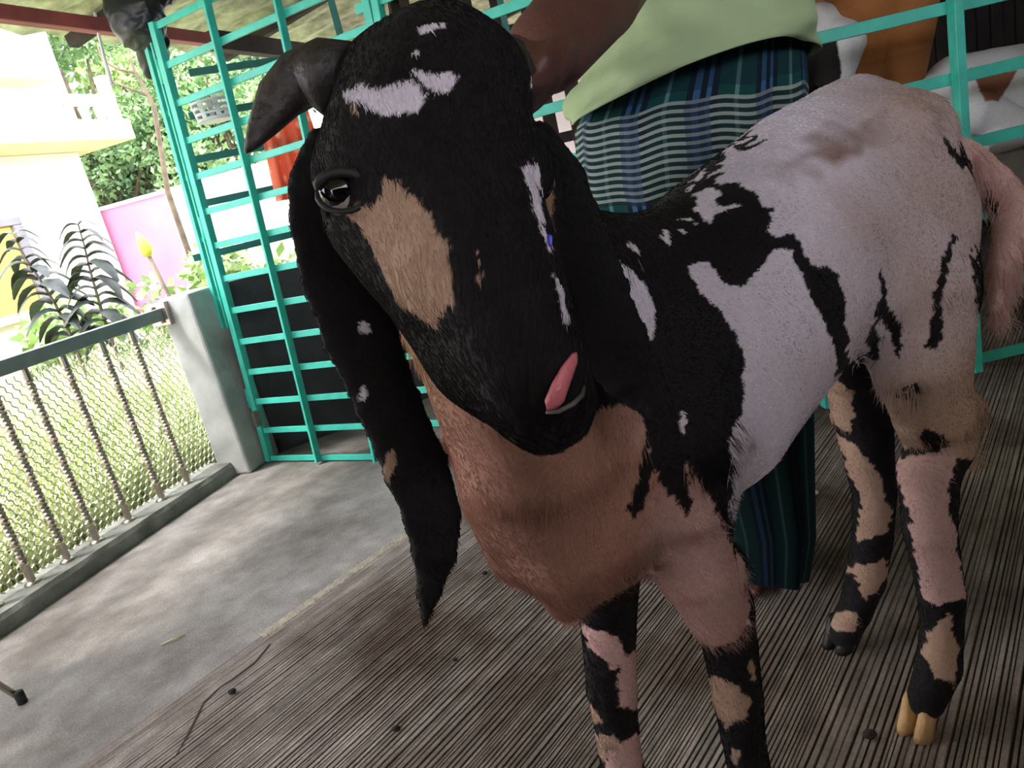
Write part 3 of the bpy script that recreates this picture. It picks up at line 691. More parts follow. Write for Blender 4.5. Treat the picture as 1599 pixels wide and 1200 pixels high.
p = atz(1268, 771, .004); tag(MB().box(p, (.016, .004, 0), (-.002, .008, .002), (0, 0, .003)).build('paper_scrap', PAPER, bevel=.002), 'small white scrap on the floor between the lungi and the hind leg', 'scrap')

# ================================================================== THE GOAT
Hc = np.array([.505, 1.08]); GA = np.array([-.863, -.504]); GL = np.array([.504, -.863])
def B(s, t, z): q = Hc + GA * s + GL * t; return np.array([q[0], q[1], z])
GA3 = V3(GA, 0); GL3 = V3(GL, 0)
HEAD, EARL, EARR, NECK, TRUNK, HN, HFAR, FN, FFAR, TAIL, THN, THF = range(12)
S = SDF((-.45, .36, 0.0), (1.06, 1.52, 1.24), .004)
# trunk
sec = [(-.22, .83, .115, .090), (-.16, .83, .165, .115), (-.08, .815, .195, .135), (.05, .815, .175, .145), (.2, .772, .172, .155), (.34, .712, .183, .150), (.46, .682, .170, .128), (.55, .645, .128, .098)]
S.flat([B(s, 0, z) for s, z, h, w_ in sec], [q[3] for q in sec], [q[2] for q in sec], GL3, .03, TRUNK)
S.chain([B(-.2, 0, .945), B(-.1, 0, .972), B(.03, 0, .955), B(.15, 0, .915), B(.3, 0, .875), B(.42, 0, .865)], [.04, .045, .04, .04, .04, .05], .03, TRUNK)
# hip points
S.cone(B(-.04, .10, .93), B(-.10, .09, .93), .04, .04, .06, TRUNK)
# neck and chest
S.chain([P(722, 330, .72), P(775, 500, .76), P(855, 690, .82), P(905, 780, .87), B(.47, .0, .64)], [.075, .092, .106, .108, .11], .03, NECK)
S.chain([P(770, 290, .72), P(830, 420, .80), B(.42, 0, .82)], [.07, .085, .09], .05, NECK)
S.cone(P(892, 845, .87), P(940, 850, .93), .064, .046, .03, NECK)
S.chain([P(800, 620, .765), P(860, 760, .80), P(885, 880, .845), P(880, 935, .875)], [.03, .035, .035, .022], .03, NECK)   # keel of the breast
S.cone(P(1055, 690, .835), P(1075, 760, .86), .045, .045, .03, NECK)                                                     # point of the shoulder
S.cone(P(775, 770, .835), P(800, 860, .87), .035, .03, .03, NECK)
# tail
S.chain([P(1500, 255, 1.15), P(1548, 288, 1.16), P(1578, 318, 1.165), P(1580, 360, 1.165), P(1566, 420, 1.165), P(1556, 480, 1.17)], [.035, .03, .027, .026, .022, .012], .02, TAIL)
# thighs and hind legs
def legc(pts, rs, g, k=.03): S.chain(pts, rs, k, g)
# near hind
nh = [B(-.10, .07, .82), P(1430, 450, 1.04), P(1440, 560, 1.06), P(1455, 640, 1.085)]
S.flat(nh, [.075, .07, .058, .05], [.13, .115, .085, .062], GL3, .04, THN)
legc([P(1462, 650, 1.09), P(1470, 690, 1.10), P(1449, 740, 1.10), P(1452, 830, 1.115), P(1470, 930, 1.145), P(1470, 985, 1.165), P(1466, 1040, 1.18), P(1446, 1095, 1.19)], [.05, .046, .042, .036, .033, .030, .033, .028], HN, .02)
legc([P(1500, 640, 1.12), P(1505, 690, 1.13)], [.032, .018], THN, .03)
# far hind
fh = [B(-.08, -.07, .80), P(1350, 560, 1.25), P(1345, 640, 1.29)]
S.flat(fh, [.07, .06, .045], [.12, .085, .055], GL3, .04, THF)
legc([P(1348, 640, 1.29), P(1352, 690, 1.30), P(1365, 770, 1.325), P(1362, 840, 1.35), P(1352, 905, 1.375), P(1335, 955, 1.395), P(1318, 990, 1.41)], [.048, .044, .036, .034, .034, .030, .028], HFAR, .02)
# front legs
legc([B(.43, .085, .66), P(1060, 770, .87), P(1082, 880, .93), P(1118, 955, .98)], [.07, .060, .050, .040], NECK, .03)
S.cone(P(1128, 880, .95), P(1122, 940, .97), .028, .018, .03, NECK)
legc([P(1125, 950, .985), P(1140, 1010, 1.005), P(1152, 1090, 1.03), P(1160, 1150, 1.05), P(1172, 1215, 1.075), P(1176, 1255, 1.09)], [.042, .036, .034, .030, .030, .026], FN, .02)
legc([B(.44, -.09, .66), P(942, 850, .95)], [.065, .05], NECK, .03)
legc([P(945, 900, .97), P(950, 985, 1.01), P(955, 1075, 1.04), P(963, 1140, 1.06), P(972, 1200, 1.085), P(978, 1250, 1.10)], [.045, .037, .035, .031, .031, .027], FFAR, .02)
# head
WDH = RI * .964 + UI * .266                                        # across the face
hd = [(690, 165, .600, .072, .070), (670, 240, .590, .084, .078), (672, 310, .578, .083, .076), (735, 430, .545, .060, .064), (800, 540, .520, .042, .046), (834, 595, .510, .035, .036), (846, 618, .508, .029, .030)]
S.flat([P(a, b, c) for a, b, c, _, _ in hd], [q[3] for q in hd], [q[4] for q in hd], WDH, .03, HEAD)
S.chain([P(695, 145, .570), P(738, 300, .534), P(792, 450, .503), P(832, 560, .490)], [.040, .040, .031, .023], .04, HEAD)   # Roman nose
S.chain([P(600, 130, .60), P(690, 95, .60), P(745, 120, .60)], [.034, .036, .03], .03, HEAD)
S.cone(P(532, 268, .568), P(565, 262, .555), .018, .022, .022, HEAD)     # brow near eye
S.cone(P(830, 262, .580), P(812, 258, .568), .018, .022, .022, HEAD)
S.ell(P(533, 303, .552), (.021, .019, .015), (RI, UI, FW), .008, HEAD, sub=True)
S.cone(P(676, 425, .600), P(748, 560, .555), .040, .026, .04, HEAD)        # jaw
S.cone(P(745, 560, .555), P(850, 655, .525), .028, .022, .03, HEAD)
S.cone(P(822, 622, .497), P(860, 607, .492), .021, .019, .02, HEAD)        # nose pad and upper lip
S.cone(P(838, 640, .503), P(880, 648, .503), .017, .014, .012, HEAD)       # lower lip
S.cone(P(888, 648, .505), P(905, 622, .507), .013, .010, .012, HEAD)
S.cone(P(873, 625, .487), P(893, 592, .488), .010, .008, .006, HEAD, sub=True)  # open mouth corner
S.cone(P(808, 606, .474), P(802, 598, .476), .005, .003, .004, HEAD, sub=True)  # nostrils
S.cone(P(850, 592, .471), P(857, 582, .473), .005, .003, .004, HEAD, sub=True)
# ears (hard union so they hang free)
el = [(520, 225, .645, 40), (500, 290, .650, 50), (508, 350, .645, 56), (535, 440, .635, 64), (566, 530, .625, 60), (606, 630, .615, 52), (650, 730, .605, 52), (677, 810, .600, 46), (680, 870, .598, 35), (670, 925, .597, 18), (663, 975, .596, 5)]
S.flat([P(a, b, c) for a, b, c, _ in el], [q[3] * q[2] / FPX for q in el], [.012, .010] + [.0075] * 8 + [.005], [RI * .97 + FW * .25] * 11, .012, EARL)
er = [(830, 215, .665, 35), (868, 280, .680, 46), (898, 370, .682, 52), (925, 460, .680, 58), (955, 540, .675, 58), (990, 590, .672, 48), (1028, 635, .670, 26), (1055, 678, .668, 5)]
S.flat([P(a, b, c) for a, b, c, _ in er], [q[3] * q[2] / FPX for q in er], [.012, .010] + [.0075] * 5 + [.005], [RI * .97 - FW * .2] * 8, .012, EARR)
COATM = coat_mat('goat_coat')
gme, gp_, gq, gg = S.mesh('goat', COATM)
# sculpted folds and hollows: paths over the skin, width, depth (positive sinks in)
def sculpt(me, pts, grp, ops):
    vn = np.zeros(len(pts) * 3, np.float32); me.vertices.foreach_get('normal', vn); vn = vn.reshape(-1, 3)
    face = ((CP - pts) * vn).sum(1) > 0; x, y = proj(pts.astype(float)); out = pts.copy()
    for path, wd, dep, gs in ops:
        m_ = face & np.isin(grp, gs); d = np.full(len(pts), 1e6)
        for (x0, y0), (x1, y1) in zip(path[:-1], path[1:]):
            ax, ay = x1 - x0, y1 - y0; t = np.clip(((x - x0) * ax + (y - y0) * ay) / (ax * ax + ay * ay + 1e-9), 0, 1)
            d = np.minimum(d, np.hypot(x - x0 - t * ax, y - y0 - t * ay))
        out -= vn * (m_ * dep * np.exp(-(d / wd) ** 2))[:, None].astype(np.float32)
    me.vertices.foreach_set('co', out.astype(np.float32).ravel()); me.update(); return out
NK = (NECK,); TK = (TRUNK, THN)
gp_ = sculpt(gme, gp_, gg, [
    ([(795, 780), (828, 845), (862, 908), (884, 945)], 15, .014, NK), ([(900, 905), (950, 892), (1010, 884)], 9, .007, NK), ([(1035, 885), (1010, 830), (1022, 770), (1015, 700)], 20, .012, NK),
    ([(1115, 870), (1125, 920)], 38, -.014, NK), ([(1030, 660), (1060, 700)], 30, -.008, NK), ([(900, 730), (920, 830)], 40, -.008, NK),
    ([(632, 500), (690, 620)], 7, .006, NK), ([(655, 500), (715, 640)], 7, -.005, NK), ([(680, 530), (735, 660)], 6, .006, NK), ([(700, 690), (770, 760)], 14, .007, NK),
    ([(1255, 265), (1300, 240), (1350, 215)], 34, .016, TK), ([(1345, 330), (1365, 420), (1345, 540)], 30, .012, TK), ([(1365, 190), (1400, 175)], 30, -.010, TK), ([(1470, 370), (1465, 520)], 22, .012, TK),
    ([(1130, 560), (1110, 680)], 34, .008, TK), ([(1180, 460), (1240, 640)], 12, -.004, TK), ([(1215, 440), (1275, 610)], 12, .004, TK)])

# coat pattern ---------------------------------------------------------
K_ = np.array(lin(20, 17, 18)); WH = np.array(lin(214, 204, 216)); BE = np.array(lin(170, 140, 120)); TA = np.array(lin(170, 138, 106)); PB = np.array(lin(158, 116, 100)); PW = np.array(lin(204, 166, 160)); DB = np.array(lin(70, 52, 46)); SHADE_BR = np.array(lin(126, 96, 82))
def inpoly(x, y, poly):
    r = np.zeros(x.shape, bool); n = len(poly); j = n - 1
    for i in range(n):
        xi, yi = poly[i]; xj, yj = poly[j]
        c = ((yi > y) != (yj > y)) & (x < (xj - xi) * (y - yi) / (yj - yi + 1e-9) + xi); r ^= c; j = i
    return r
def blob(cx, cy, rx, ry): return [(cx + rx * math.cos(t), cy + ry * math.sin(t)) for t in np.linspace(0, 6.28, 13)[:-1]]
def strip(pts, wd):
    L = []; R = []
    for i, (x, y) in enumerate(pts):
        a = np.array(pts[min(i + 1, len(pts) - 1)]) - np.array(pts[max(i - 1, 0)]); a = a / np.linalg.norm(a); ww = wd[i] if not np.isscalar(wd) else wd
        L.append((x - a[1] * ww, y + a[0] * ww)); R.append((x + a[1] * ww, y - a[0] * ww))
    return L + R[::-1]
PAT = {
 HEAD: [(WH, [(528, 138), (562, 128), (590, 142), (640, 122), (662, 146), (655, 166), (620, 176), (585, 184), (562, 164)]), (WH, [(640, 110), (705, 112), (712, 124), (690, 138), (655, 126)]),
        (BE, [(595, 268), (618, 279), (648, 297), (674, 335), (676, 351), (692, 378), (704, 425), (706, 470), (694, 484), (679, 510), (664, 493), (637, 484), (615, 459), (592, 416), (574, 378), (552, 349), (532, 333), (552, 322), (580, 324), (597, 306)]),
        (WH, [(818, 262), (836, 250), (845, 300), (850, 350), (860, 395), (850, 375), (840, 335), (828, 295)]), (WH, strip([(868, 430), (876, 470), (882, 500)], 4)), (BE, blob(741, 410, 3, 9)), (BE, blob(746, 436, 6, 5)),
        (WH, strip([(650, 48), (670, 38), (690, 34)], 6)), (WH, blob(828, 126, 4, 10)), (BE, strip([(548, 163), (560, 180)], 2.5)), (WH, strip([(640, 80), (652, 86)], 3))],
 EARL: [(WH, blob(570, 508, 8, 9)), (WH, blob(561, 611, 4, 9)), (BE, blob(610, 730, 9, 26))],
 EARR: [],
 NECK: [(K_, strip([(1010, 690), (1013, 735), (1000, 790), (985, 815)], [5, 10, 12, 5]))],
 TRUNK: [(WH, [(938, 402), (975, 413), (1007, 448), (1022, 490), (1012, 536), (1000, 530), (984, 510), (979, 460), (960, 425)]),
         (WH, [(1070, 425), (1100, 428), (1132, 452), (1150, 446), (1180, 432), (1212, 402), (1240, 395), (1250, 430), (1262, 462), (1286, 512), (1299, 553), (1312, 592), (1330, 600), (1350, 640), (1250, 770), (1190, 800), (1140, 815), (1140, 690), (1160, 640), (1155, 580), (1140, 530), (1120, 490), (1098, 468)]),
         (WH, [(1100, 285), (1130, 255), (1140, 210), (1170, 170), (1200, 100), (1400, 60), (1700, 200), (1700, 800), (1400, 800), (1330, 600), (1320, 558), (1320, 467), (1303, 428), (1268, 396), (1244, 374), (1211, 351), (1184, 324), (1174, 300), (1137, 280)]),
         (WH, [(1083, 312), (1120, 295), (1148, 330), (1112, 346)]), (WH, [(1058, 354), (1080, 345), (1096, 350), (1070, 358)]), (WH, blob(1036, 374, 10, 5)), (WH, blob(990, 384, 12, 5)), (WH, [(1062, 292), (1085, 275), (1108, 262), (1095, 285)]),
         (WH, strip([(1064, 640), (1068, 662), (1066, 688)], [2, 5, 3])), (K_, strip([(1140, 228), (1165, 222), (1200, 218)], [4, 10, 6])), (K_, strip([(1368, 420), (1378, 470), (1396, 515), (1402, 540)], [3, 7, 8, 3])), (K_, strip([(1372, 480), (1362, 520), (1355, 560)], [3, 7, 6])), (K_, [(1318, 560), (1345, 572), (1380, 575), (1390, 620), (1330, 620)]),
         (K_, strip([(1474, 208), (1500, 248), (1532, 292)], [4, 12, 9]))],
 THN: [(K_, strip([(1368, 420), (1378, 470), (1396, 515), (1402, 540)], [3, 7, 8, 3])), (K_, strip([(1372, 480), (1362, 520), (1355, 560)], [3, 7, 6])), (K_, strip([(1492, 380), (1475, 430), (1468, 480), (1464, 532)], [4, 7, 9, 14])),
       (K_, [(1396, 628), (1416, 597), (1438, 590), (1440, 622), (1420, 620)]), (K_, [(1410, 692), (1440, 686), (1475, 680), (1480, 708), (1438, 716), (1412, 706)]), (K_, strip([(1530, 380), (1536, 430), (1534, 480)], [10, 14, 6]))],
 HN: [(BE, [(1400, 560), (1580, 560), (1580, 715), (1484, 716), (1478, 690), (1400, 690)]), (K_, [(1410, 692), (1440, 686), (1475, 680), (1480, 708), (1438, 716), (1412, 706)]), (PW * .82, [(1400, 708), (1490, 700), (1478, 800), (1510, 900), (1510, 935), (1465, 947), (1440, 930), (1425, 850), (1410, 780)]), (BE, [(1448, 985), (1482, 962), (1500, 1020), (1486, 1072), (1458, 1062), (1436, 1020)])],
 THF: [(BE, [(1290, 600), (1330, 610), (1330, 660), (1300, 670)])],
 HFAR: [(BE, [(1295, 680), (1330, 688), (1372, 745), (1395, 800), (1378, 838), (1340, 842), (1345, 780), (1320, 720)]), (BE, [(1318, 886), (1385, 878), (1378, 910), (1345, 940), (1334, 908)]), (BE, [(1297, 963), (1332, 958), (1332, 984), (1303, 986)])],
 FN: [(BE, [(1108, 1062), (1138, 1066), (1168, 1088), (1162, 1130), (1132, 1132), (1112, 1100)]), (WH, blob(1152, 972, 12, 8)), (BE, blob(1166, 1045, 5, 14)), (BE, blob(1150, 1180, 9, 12))],
 FFAR: [(PW, [(905, 975), (940, 985), (968, 1000), (966, 1030), (946, 1042), (915, 1012)]), (PW, [(958, 1025), (1000, 1015), (1000, 1112), (968, 1108), (958, 1070)]), (BE, [(905, 1080), (928, 1095), (946, 1132), (915, 1128)]), (BE, [(920, 1148), (960, 1150), (968, 1168), (950, 1188), (920, 1180)]), (PW, [(955, 1170), (1005, 1150), (1005, 1215), (945, 1210)])],
 TAIL: [(K_, strip([(1530, 292), (1548, 320), (1555, 350)], [4, 8, 5]))],
}
BASE = {HEAD: K_, EARL: K_, EARR: K_, NECK: PB, TRUNK: K_, HN: K_, HFAR: K_, FN: K_, FFAR: K_, TAIL: PW, THN: BE, THF: K_}
FALL = GA3 * -.5 - UP * .85
def coat(p, g, jit=1.0):
    x, y = proj(p); nx_ = snoise(p, 45, 0) * 5 + snoise(p, 150, 1) * 4 * jit; ny_ = snoise(p, 45, 2) * 6 + snoise(p, 150, 3) * 5 * jit
    tr = np.isin(g, (TRUNK, THN)); q_ = p * np.array([1, 1, .35]); nx_ = nx_ + tr * snoise(q_, 110, 2) * 4; ny_ = ny_ + tr * snoise(q_, 150, 0) * 14
    far = np.isin(g, (HEAD,)); x = x + nx_ * np.where(far, .75, 1.0); y = y + ny_ * np.where(far, .6, 1.0)
    edge = np.interp(y, [400, 632, 690, 760, 800, 840, 880, 1000], [885, 1052, 1062, 1100, 1118, 1138, 1160, 1175])
    g = np.where((g == NECK) & ((x > edge) | ((x > 885) & (y < 632))), TRUNK, g)
    c = np.zeros((len(p), 3))
    n1 = np.clip(snoise(p, 9, 1) * .5 + .5, 0, 1)[:, None]; n2 = np.clip(snoise(p, 22, 2) * .5 + .5, 0, 1)[:, None]
    for k, base in BASE.items():
        s_ = g == k
        if not s_.any(): continue
        cc = np.tile(base, (s_.sum(), 1)); xs, ys = x[s_], y[s_]
        if k == NECK:                                              # tan throat to pinkish brown chest; black flank side
            t = np.clip((ys - 520) / 160, 0, 1)[:, None]; cc = TA * (1 - t) + PB * t
            n3 = np.clip(snoise(p[s_] * np.array([1, 1, .3]), 60, 0) * .5 + .5, 0, 1)[:, None]; cc = cc * (.70 + .3 * n2[s_] + .10 * n3)
            pw = np.clip(1 - np.hypot((xs - 1095) / 95, (ys - 880) / 160), 0, 1)[:, None] ** .5; cc = cc * (1 - pw) + PW * pw
            pw = np.clip(1 - np.hypot((xs - 1040) / 60, (ys - 680) / 70), 0, 1)[:, None] ** .5 * .7; cc = cc * (1 - pw) + PW * pw
            ps = p[s_]; ang = (ps - np.array([Hc[0], Hc[1], 0])) @ GL3; sf = (ps - np.array([Hc[0], Hc[1], 0])) @ GA3
            cc[(ang < -.13) & (sf < .42)] = K_
        if k == THN:
            t = np.clip(np.clip((xs - 1240) / 190, 0, 1) * .85 + snoise(p[s_], 7, 2) * .22 + snoise(p[s_], 19, 1) * .14, 0, 1)[:, None]; cc = WH * (1 - t) + BE * t
            t = np.clip((ys - 520) / 120, 0, 1)[:, None] * .8; cc = cc * (1 - t) + BE * (.75 + .35 * n1[s_]) * t
        for col, poly in PAT[k]:
            i_ = inpoly(xs, ys, poly)
            if k == TRUNK and col is WH and len(poly) > 17:        # rump: white turning to tan
                t = np.clip(np.clip((xs - 1240) / 190, 0, 1) * .85 + snoise(p[s_], 7, 2) * .22 + snoise(p[s_], 19, 1) * .14, 0, 1)[:, None]
                h_ = np.clip(1 - np.hypot((xs - 1300) / 120, (ys - 235 + (xs - 1300) * .35) / 40), 0, 1)[:, None] * .95  # shade of the hip hollow, painted into the coat as a brown patch
                v = WH * (1 - t) + BE * t; v = v * (1 - h_) + SHADE_BR * h_
                if len(poly) == 22:                               # lower belly warms to pink
                    pass
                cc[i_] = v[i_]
            elif k == TRUNK and len(poly) == 22:
                t = np.clip((ys - 520) / 140, 0, 1)[:, None] * .8; cc[i_] = (WH * (1 - t) + PB * t)[i_]
            else: cc[i_] = col
        c[s_] = cc
    return c * (.92 + .12 * n2)
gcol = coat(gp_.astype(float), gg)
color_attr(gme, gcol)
goat = link('goat', gme); tag(goat, 'large black and white goat with long hanging ears standing in the foreground', 'goat')

# hair strands
def hair(me, pts, quads, grp, n, parent):
    tri = np.concatenate([quads[:, [0, 1, 2]], quads[:, [0, 2, 3]]]); gt = grp[tri[:, 0]]
    a = pts[tri[:, 1]] - pts[tri[:, 0]]; b = pts[tri[:, 2]] - pts[tri[:, 0]]; cr = np.cross(a, b); ar = np.linalg.norm(cr, axis=1)
    ar = ar * np.where(np.isin(gt, (HEAD, EARL, EARR)), 1.6, 1.0); ar[pts[tri[:, 0], 2] < .06] = 0
    f = rng.choice(len(tri), n, p=ar / ar.sum()); u = rng.random((n, 2)); u = np.where((u.sum(1) > 1)[:, None], 1 - u, u)
    r = pts[tri[f, 0]] + a[f] * u[:, :1] + b[f] * u[:, 1:]; g = gt[f]
    vn = np.zeros(len(pts) * 3, np.float32); me.vertices.foreach_get('normal', vn); vn = vn.reshape(-1, 3); N = vn[tri[f, 0]]
    hdn = P(845, 620, .51) - P(690, 150, .6); hdn /= np.linalg.norm(hdn)
    D = np.tile(-UP * .9 - GA3 * .35, (n, 1)); D[g == TRUNK] = -GA3 * .75 - UP * .65; D[g == HEAD] = hdn * .6 - UP * .5; D[g == TAIL] = -UP
    D = D + rng.normal(size=(n, 3)) * .22 + np.stack([snoise(r, 30, i) for i in range(3)], 1) * .28
    D = D - N * (D * N).sum(1)[:, None]; D /= np.linalg.norm(D, axis=1)[:, None] + 1e-6
    L = np.full(n, .016); 
    for k, v in ((HEAD, .008), (EARL, .005), (EARR, .005), (NECK, .030), (TRUNK, .020), (THN, .030), (HN, .012), (HFAR, .011), (FN, .009), (FFAR, .009), (TAIL, .045)): L[g == k] = v
    bz = (r - np.array([Hc[0], Hc[1], 0])); sr = bz @ GA3
    L = np.where((g == TRUNK) & (sr < .15), .020 + .018 * np.clip((.15 - sr) / .25, 0, 1), L)
    lowth = (g == THN) & (r[:, 2] < .62); L[lowth] = .042
    L = L * rng.uniform(.6, 1.3, n); lift = np.where(np.isin(g, (HEAD, EARL, EARR, FN, FFAR)), .18, np.where(g == NECK, .17, .30)) * rng.uniform(.5, 1.4, n)
    t = np.array([0, .35, .7, 1.0]); Q = r[:, None, :] - N[:, None, :] * .0006 + (D[:, None, :] * t[None, :, None] + N[:, None, :] * (lift[:, None] * (t - .45 * t * t)[None, :])[:, :, None]) * L[:, None, None] - UP * (L[:, None] * .12 * t[None, :] ** 2)[:, :, None]
    cu = bpy.data.hair_curves.new('hair'); cu.add_curves([4] * n)
    cu.attributes['position'].data.foreach_set('vector', Q.astype(np.float32).ravel()) if 'position' in cu.attributes else cu.position_data.foreach_set('vector', Q.astype(np.float32).ravel())
    ra = cu.attributes.get('radius') or cu.attributes.new('radius', 'FLOAT', 'POINT')
    base = np.where(np.isin(g, (HEAD, EARL, EARR)), .00035, np.where(g == NECK, .0004, .00052))
    ra.data.foreach_set('value', (base[:, None] * np.array([1, .9, .6, .15])[None]).astype(np.float32).ravel())
    col = coat(r.astype(float), g) * (np.where(g == NECK, rng.uniform(.75, 1.35, n), rng.uniform(.72, 1.2, n)) * (1 + .16 * snoise(r * np.array([1, 1, .4]), 90, 1)))[:, None]
    ca = cu.attributes.new('coat', 'FLOAT_COLOR', 'CURVE'); ca.data.foreach_set('color', np.concatenate([col, np.ones((n, 1))], 1).astype(np.float32).ravel())
    cu.materials.append(coat_mat('goat_hair', .55, True))
    o = bpy.data.objects.new('hair', cu); COL.objects.link(o); o.parent = parent; o['kind'] = 'stuff'; return o
hair(gme, gp_, gq, gg, 170000, goat)

# eyes, horns, tongue, hooves, tag
from mathutils.bvhtree import BVHTree
_bv = BVHTree.FromPolygons([tuple(q) for q in gp_.tolist()], [tuple(q) for q in gq.tolist()])
def surf(x, y, lift=0.0, dflt=.5):                                # point on the goat's surface
    r = ray(x, y); n_ = np.linalg.norm(r); hit = _bv.ray_cast(Vector(CP), Vector(r / n_))
    d = hit[3] / n_ if hit[0] is not None else dflt
    return P(x, y, d - lift)
def eye(c, out, par):
    e = MB().ball(c, .0165, 20, 14).build('eye', EYEL, par, smooth=True)
    out = np.array(out); out /= np.linalg.norm(out)
    x_ = np.cross(out, UP); x_ /= np.linalg.norm(x_); y_ = np.cross(x_, out)
    MB().ball(np.array(c) + out * .0045, (.0150, .0150, .0150), 18, 12, (x_, y_, out)).build('iris', EYED, e, smooth=True)
eye(surf(537, 303, -.0105), -RI * .42 - FW * .84 + UI * .30, goat)
_ec = surf(537, 303, -.0105 + .012)
LID = mat('black_eyelid', lin(22, 19, 19), .6, scale=60)
for sg_, r_, hh in ((1, .0040, .0120), (-1, .0022, .0160)):
    MB().tube([_ec - RI * .019 * math.cos(t) + UI * sg_ * hh * math.sin(t) - FW * .006 * math.sin(t) + UI * .002 for t in np.linspace(0.05, 3.09, 11)], [.0015] + [r_] * 9 + [.0015], 8).build('eyelid', LID, goat, smooth=True)
eye(P(828, 290, .590), RI * .8 - FW * .5 + UI * .2, goat)
MB().tube([P(546, 132, .612), P(505, 118, .618), P(466, 126, .622), P(436, 155, .618), P(408, 200, .61), P(392, 226, .605), P(384, 238, .603)], [.043, .037, .030, .024, .014, .007, .002], 14, ell=.8).build('horn', HORNM, goat, smooth=True)
MB().tube([P(755, 95, .65), P(785, 92, .69), P(806, 118, .725), P(818, 160, .745), P(822, 200, .75)], [.030, .026, .021, .014, .003], 14, ell=.8).build('horn', HORNM, goat, smooth=True)
_dm = float((surf(862, 625) - CP) @ FW)
MB().tube([P(862, 640, _dm + .004), P(866, 626, _dm - .004), P(874, 606, _dm - .004), P(885, 582, _dm - .001), P(896, 562, _dm + .006), P(901, 550, _dm + .012)], [.004, .0078, .0080, .0068, .0048, .002], 12, ell=.5).build('tongue', TONGUE, goat, smooth=True)
MB().tube([P(852, 645, _dm - .001), P(872, 643, _dm - .002), P(895, 631, _dm + .001), P(909, 617, _dm + .006), P(912, 600, _dm + .012)], [.001, .0018, .0020, .0018, .001], 8).build('lower_lip', mat('pale_lip', lin(78, 72, 68), .4), goat, smooth=True)
MB().box(surf(858, 376, .003), RI * .002, UI * .0042, FW * .0015).build('ear_tag', TAGB, goat, bevel=.0015)
def hoof(base, fwd, M, sc=1.0):
    fwd = np.array([fwd[0], fwd[1], 0]); fwd /= np.linalg.norm(fwd); sd_ = np.array([-fwd[1], fwd[0], 0])
    for s_ in (1, -1):
        c = np.array([base[0], base[1], 0]) + sd_ * .0165 * s_ * sc; V = []; n = 10
        for z, f, r, off in ((0, 1, .018, .012), (.012, 1, .0175, .010), (.035, .9, .0155, 0), (.055, .85, .0145, -.006), (.066, .6, .011, -.008)):
            for j in range(n):
                t = 2 * math.pi * j / n; V.append(c + fwd * (math.cos(t) * r * (1.55 if math.cos(t) > 0 else 1.1) + off) * sc + sd_ * math.sin(t) * r * .92 * sc + UP * z * sc)
        MB().add(V, [(i * n + j, i * n + (j + 1) % n, (i + 1) * n + (j + 1) % n, (i + 1) * n + j) for i in range(4) for j in range(n)] + [tuple(range(n))[::-1], tuple(4 * n + j for j in range(n))]).build('hoof', M, goat, smooth=True)
hoof(atz(1436, 1138), GA, HOOFT, .85); hoof(atz(1314, 1006), GA, HOOFK, .85); hoof(atz(1190, 1290), GA, HOOFK, 1.0); hoof(atz(985, 1300), GA, HOOFK, 1.0)

# ================================================================== THE MAN
def ringpts(L, R, dep, n, rip=0.0, ph=0.0, frq=9, hem=None):
    L = np.asarray(L); R = np.asarray(R); c = (L + R) / 2; ax = (R - L) / 2; a3 = ax / np.linalg.norm(ax); bk = np.array([-a3[1], a3[0], 0]); bk /= np.linalg.norm(bk)
    out = []
    for j in range(n):
        t = 2 * math.pi * j / n; f = 1 + rip * (math.sin(t * frq + ph) + .6 * math.sin(t * (frq * 2 - 5) + ph * 2.3)); p = c + ax * math.cos(t) * f - bk * dep * math.sin(t) * f
        if hem: p = p + UP * hem(t)
        out.append(p)
    return out
def loft(name, rings, M, parent, uv=False, thick=.003):
    n = len(rings[0]); k = len(rings); b_ = MB(); b_.add([p for r in rings for p in r], [(i * n + j, (i + 1) * n + j, (i + 1) * n + (j + 1) % n, i * n + (j + 1) % n) for i in range(k - 1) for j in range(n)])
    me = b_.mesh(name, M, True)
    if uv:
        ul = me.uv_layers.new(name='UVMap'); zs_ = [np.mean([q[2] for q in r]) for r in rings]; q_ = []
        for i in range(k - 1):
            for j in range(n):
                sg = lambda j: .004 * math.sin(j * .21 + i * .05) + .0025 * math.sin(j * .53 + 1)
                q_ += [j / n, zs_[i] + sg(j), j / n, zs_[i + 1] + sg(j), (j + 1) / n, zs_[i + 1] + sg(j + 1), (j + 1) / n, zs_[i] + sg(j + 1)]
        ul.data.foreach_set('uv', q_)
    o = link(name, me, parent); m_ = o.modifiers.new('s', 'SOLIDIFY'); m_.thickness = thick; m_.offset = 0; return o
def interp_rings(keys, per):
    out = []
    for i in range(len(keys) - 1):
        for t in range(per): out.append(tuple(np.asarray(a) * (1 - t / per) + np.asarray(b) * t / per for a, b in zip(keys[i], keys[i + 1])))
    out.append(tuple(np.asarray(a) for a in keys[-1])); return out
MS = SDF((-.15, .5, 0), (1.1, 1.95, 1.75), .006)
sh = P(1060, -235, 1.42); hipc = P(1085, 160, 1.48); 
tl = P(1060, -40, 1.42)
MS.flat([hipc - UP * .12, hipc, tl, sh + UP * .0], [.13, .14, .145, .15], [.10, .10, .105, .085], R0 * .8 + np.array([0, -.6, 0]), .05, 0)
hdc = sh + np.array([-.10, -.02, .20])
MS.cone(sh + UP * .04, hdc - UP * .08, .055, .052, .04)
MS.ell(hdc + UP * .02, (.098, .076, .118), (np.array([.95, .3, 0]), np.array([-.3, .95, 0]), UP), .03)
MS.cone(hdc + np.array([-.07, -.02, -.06]), hdc + np.array([-.03, -.01, -.085]), .035, .045, .04)
MS.cone(hdc + np.array([-.098, -.03, .01]), hdc + np.array([-.118, -.036, -.025]), .011, .017, .012)
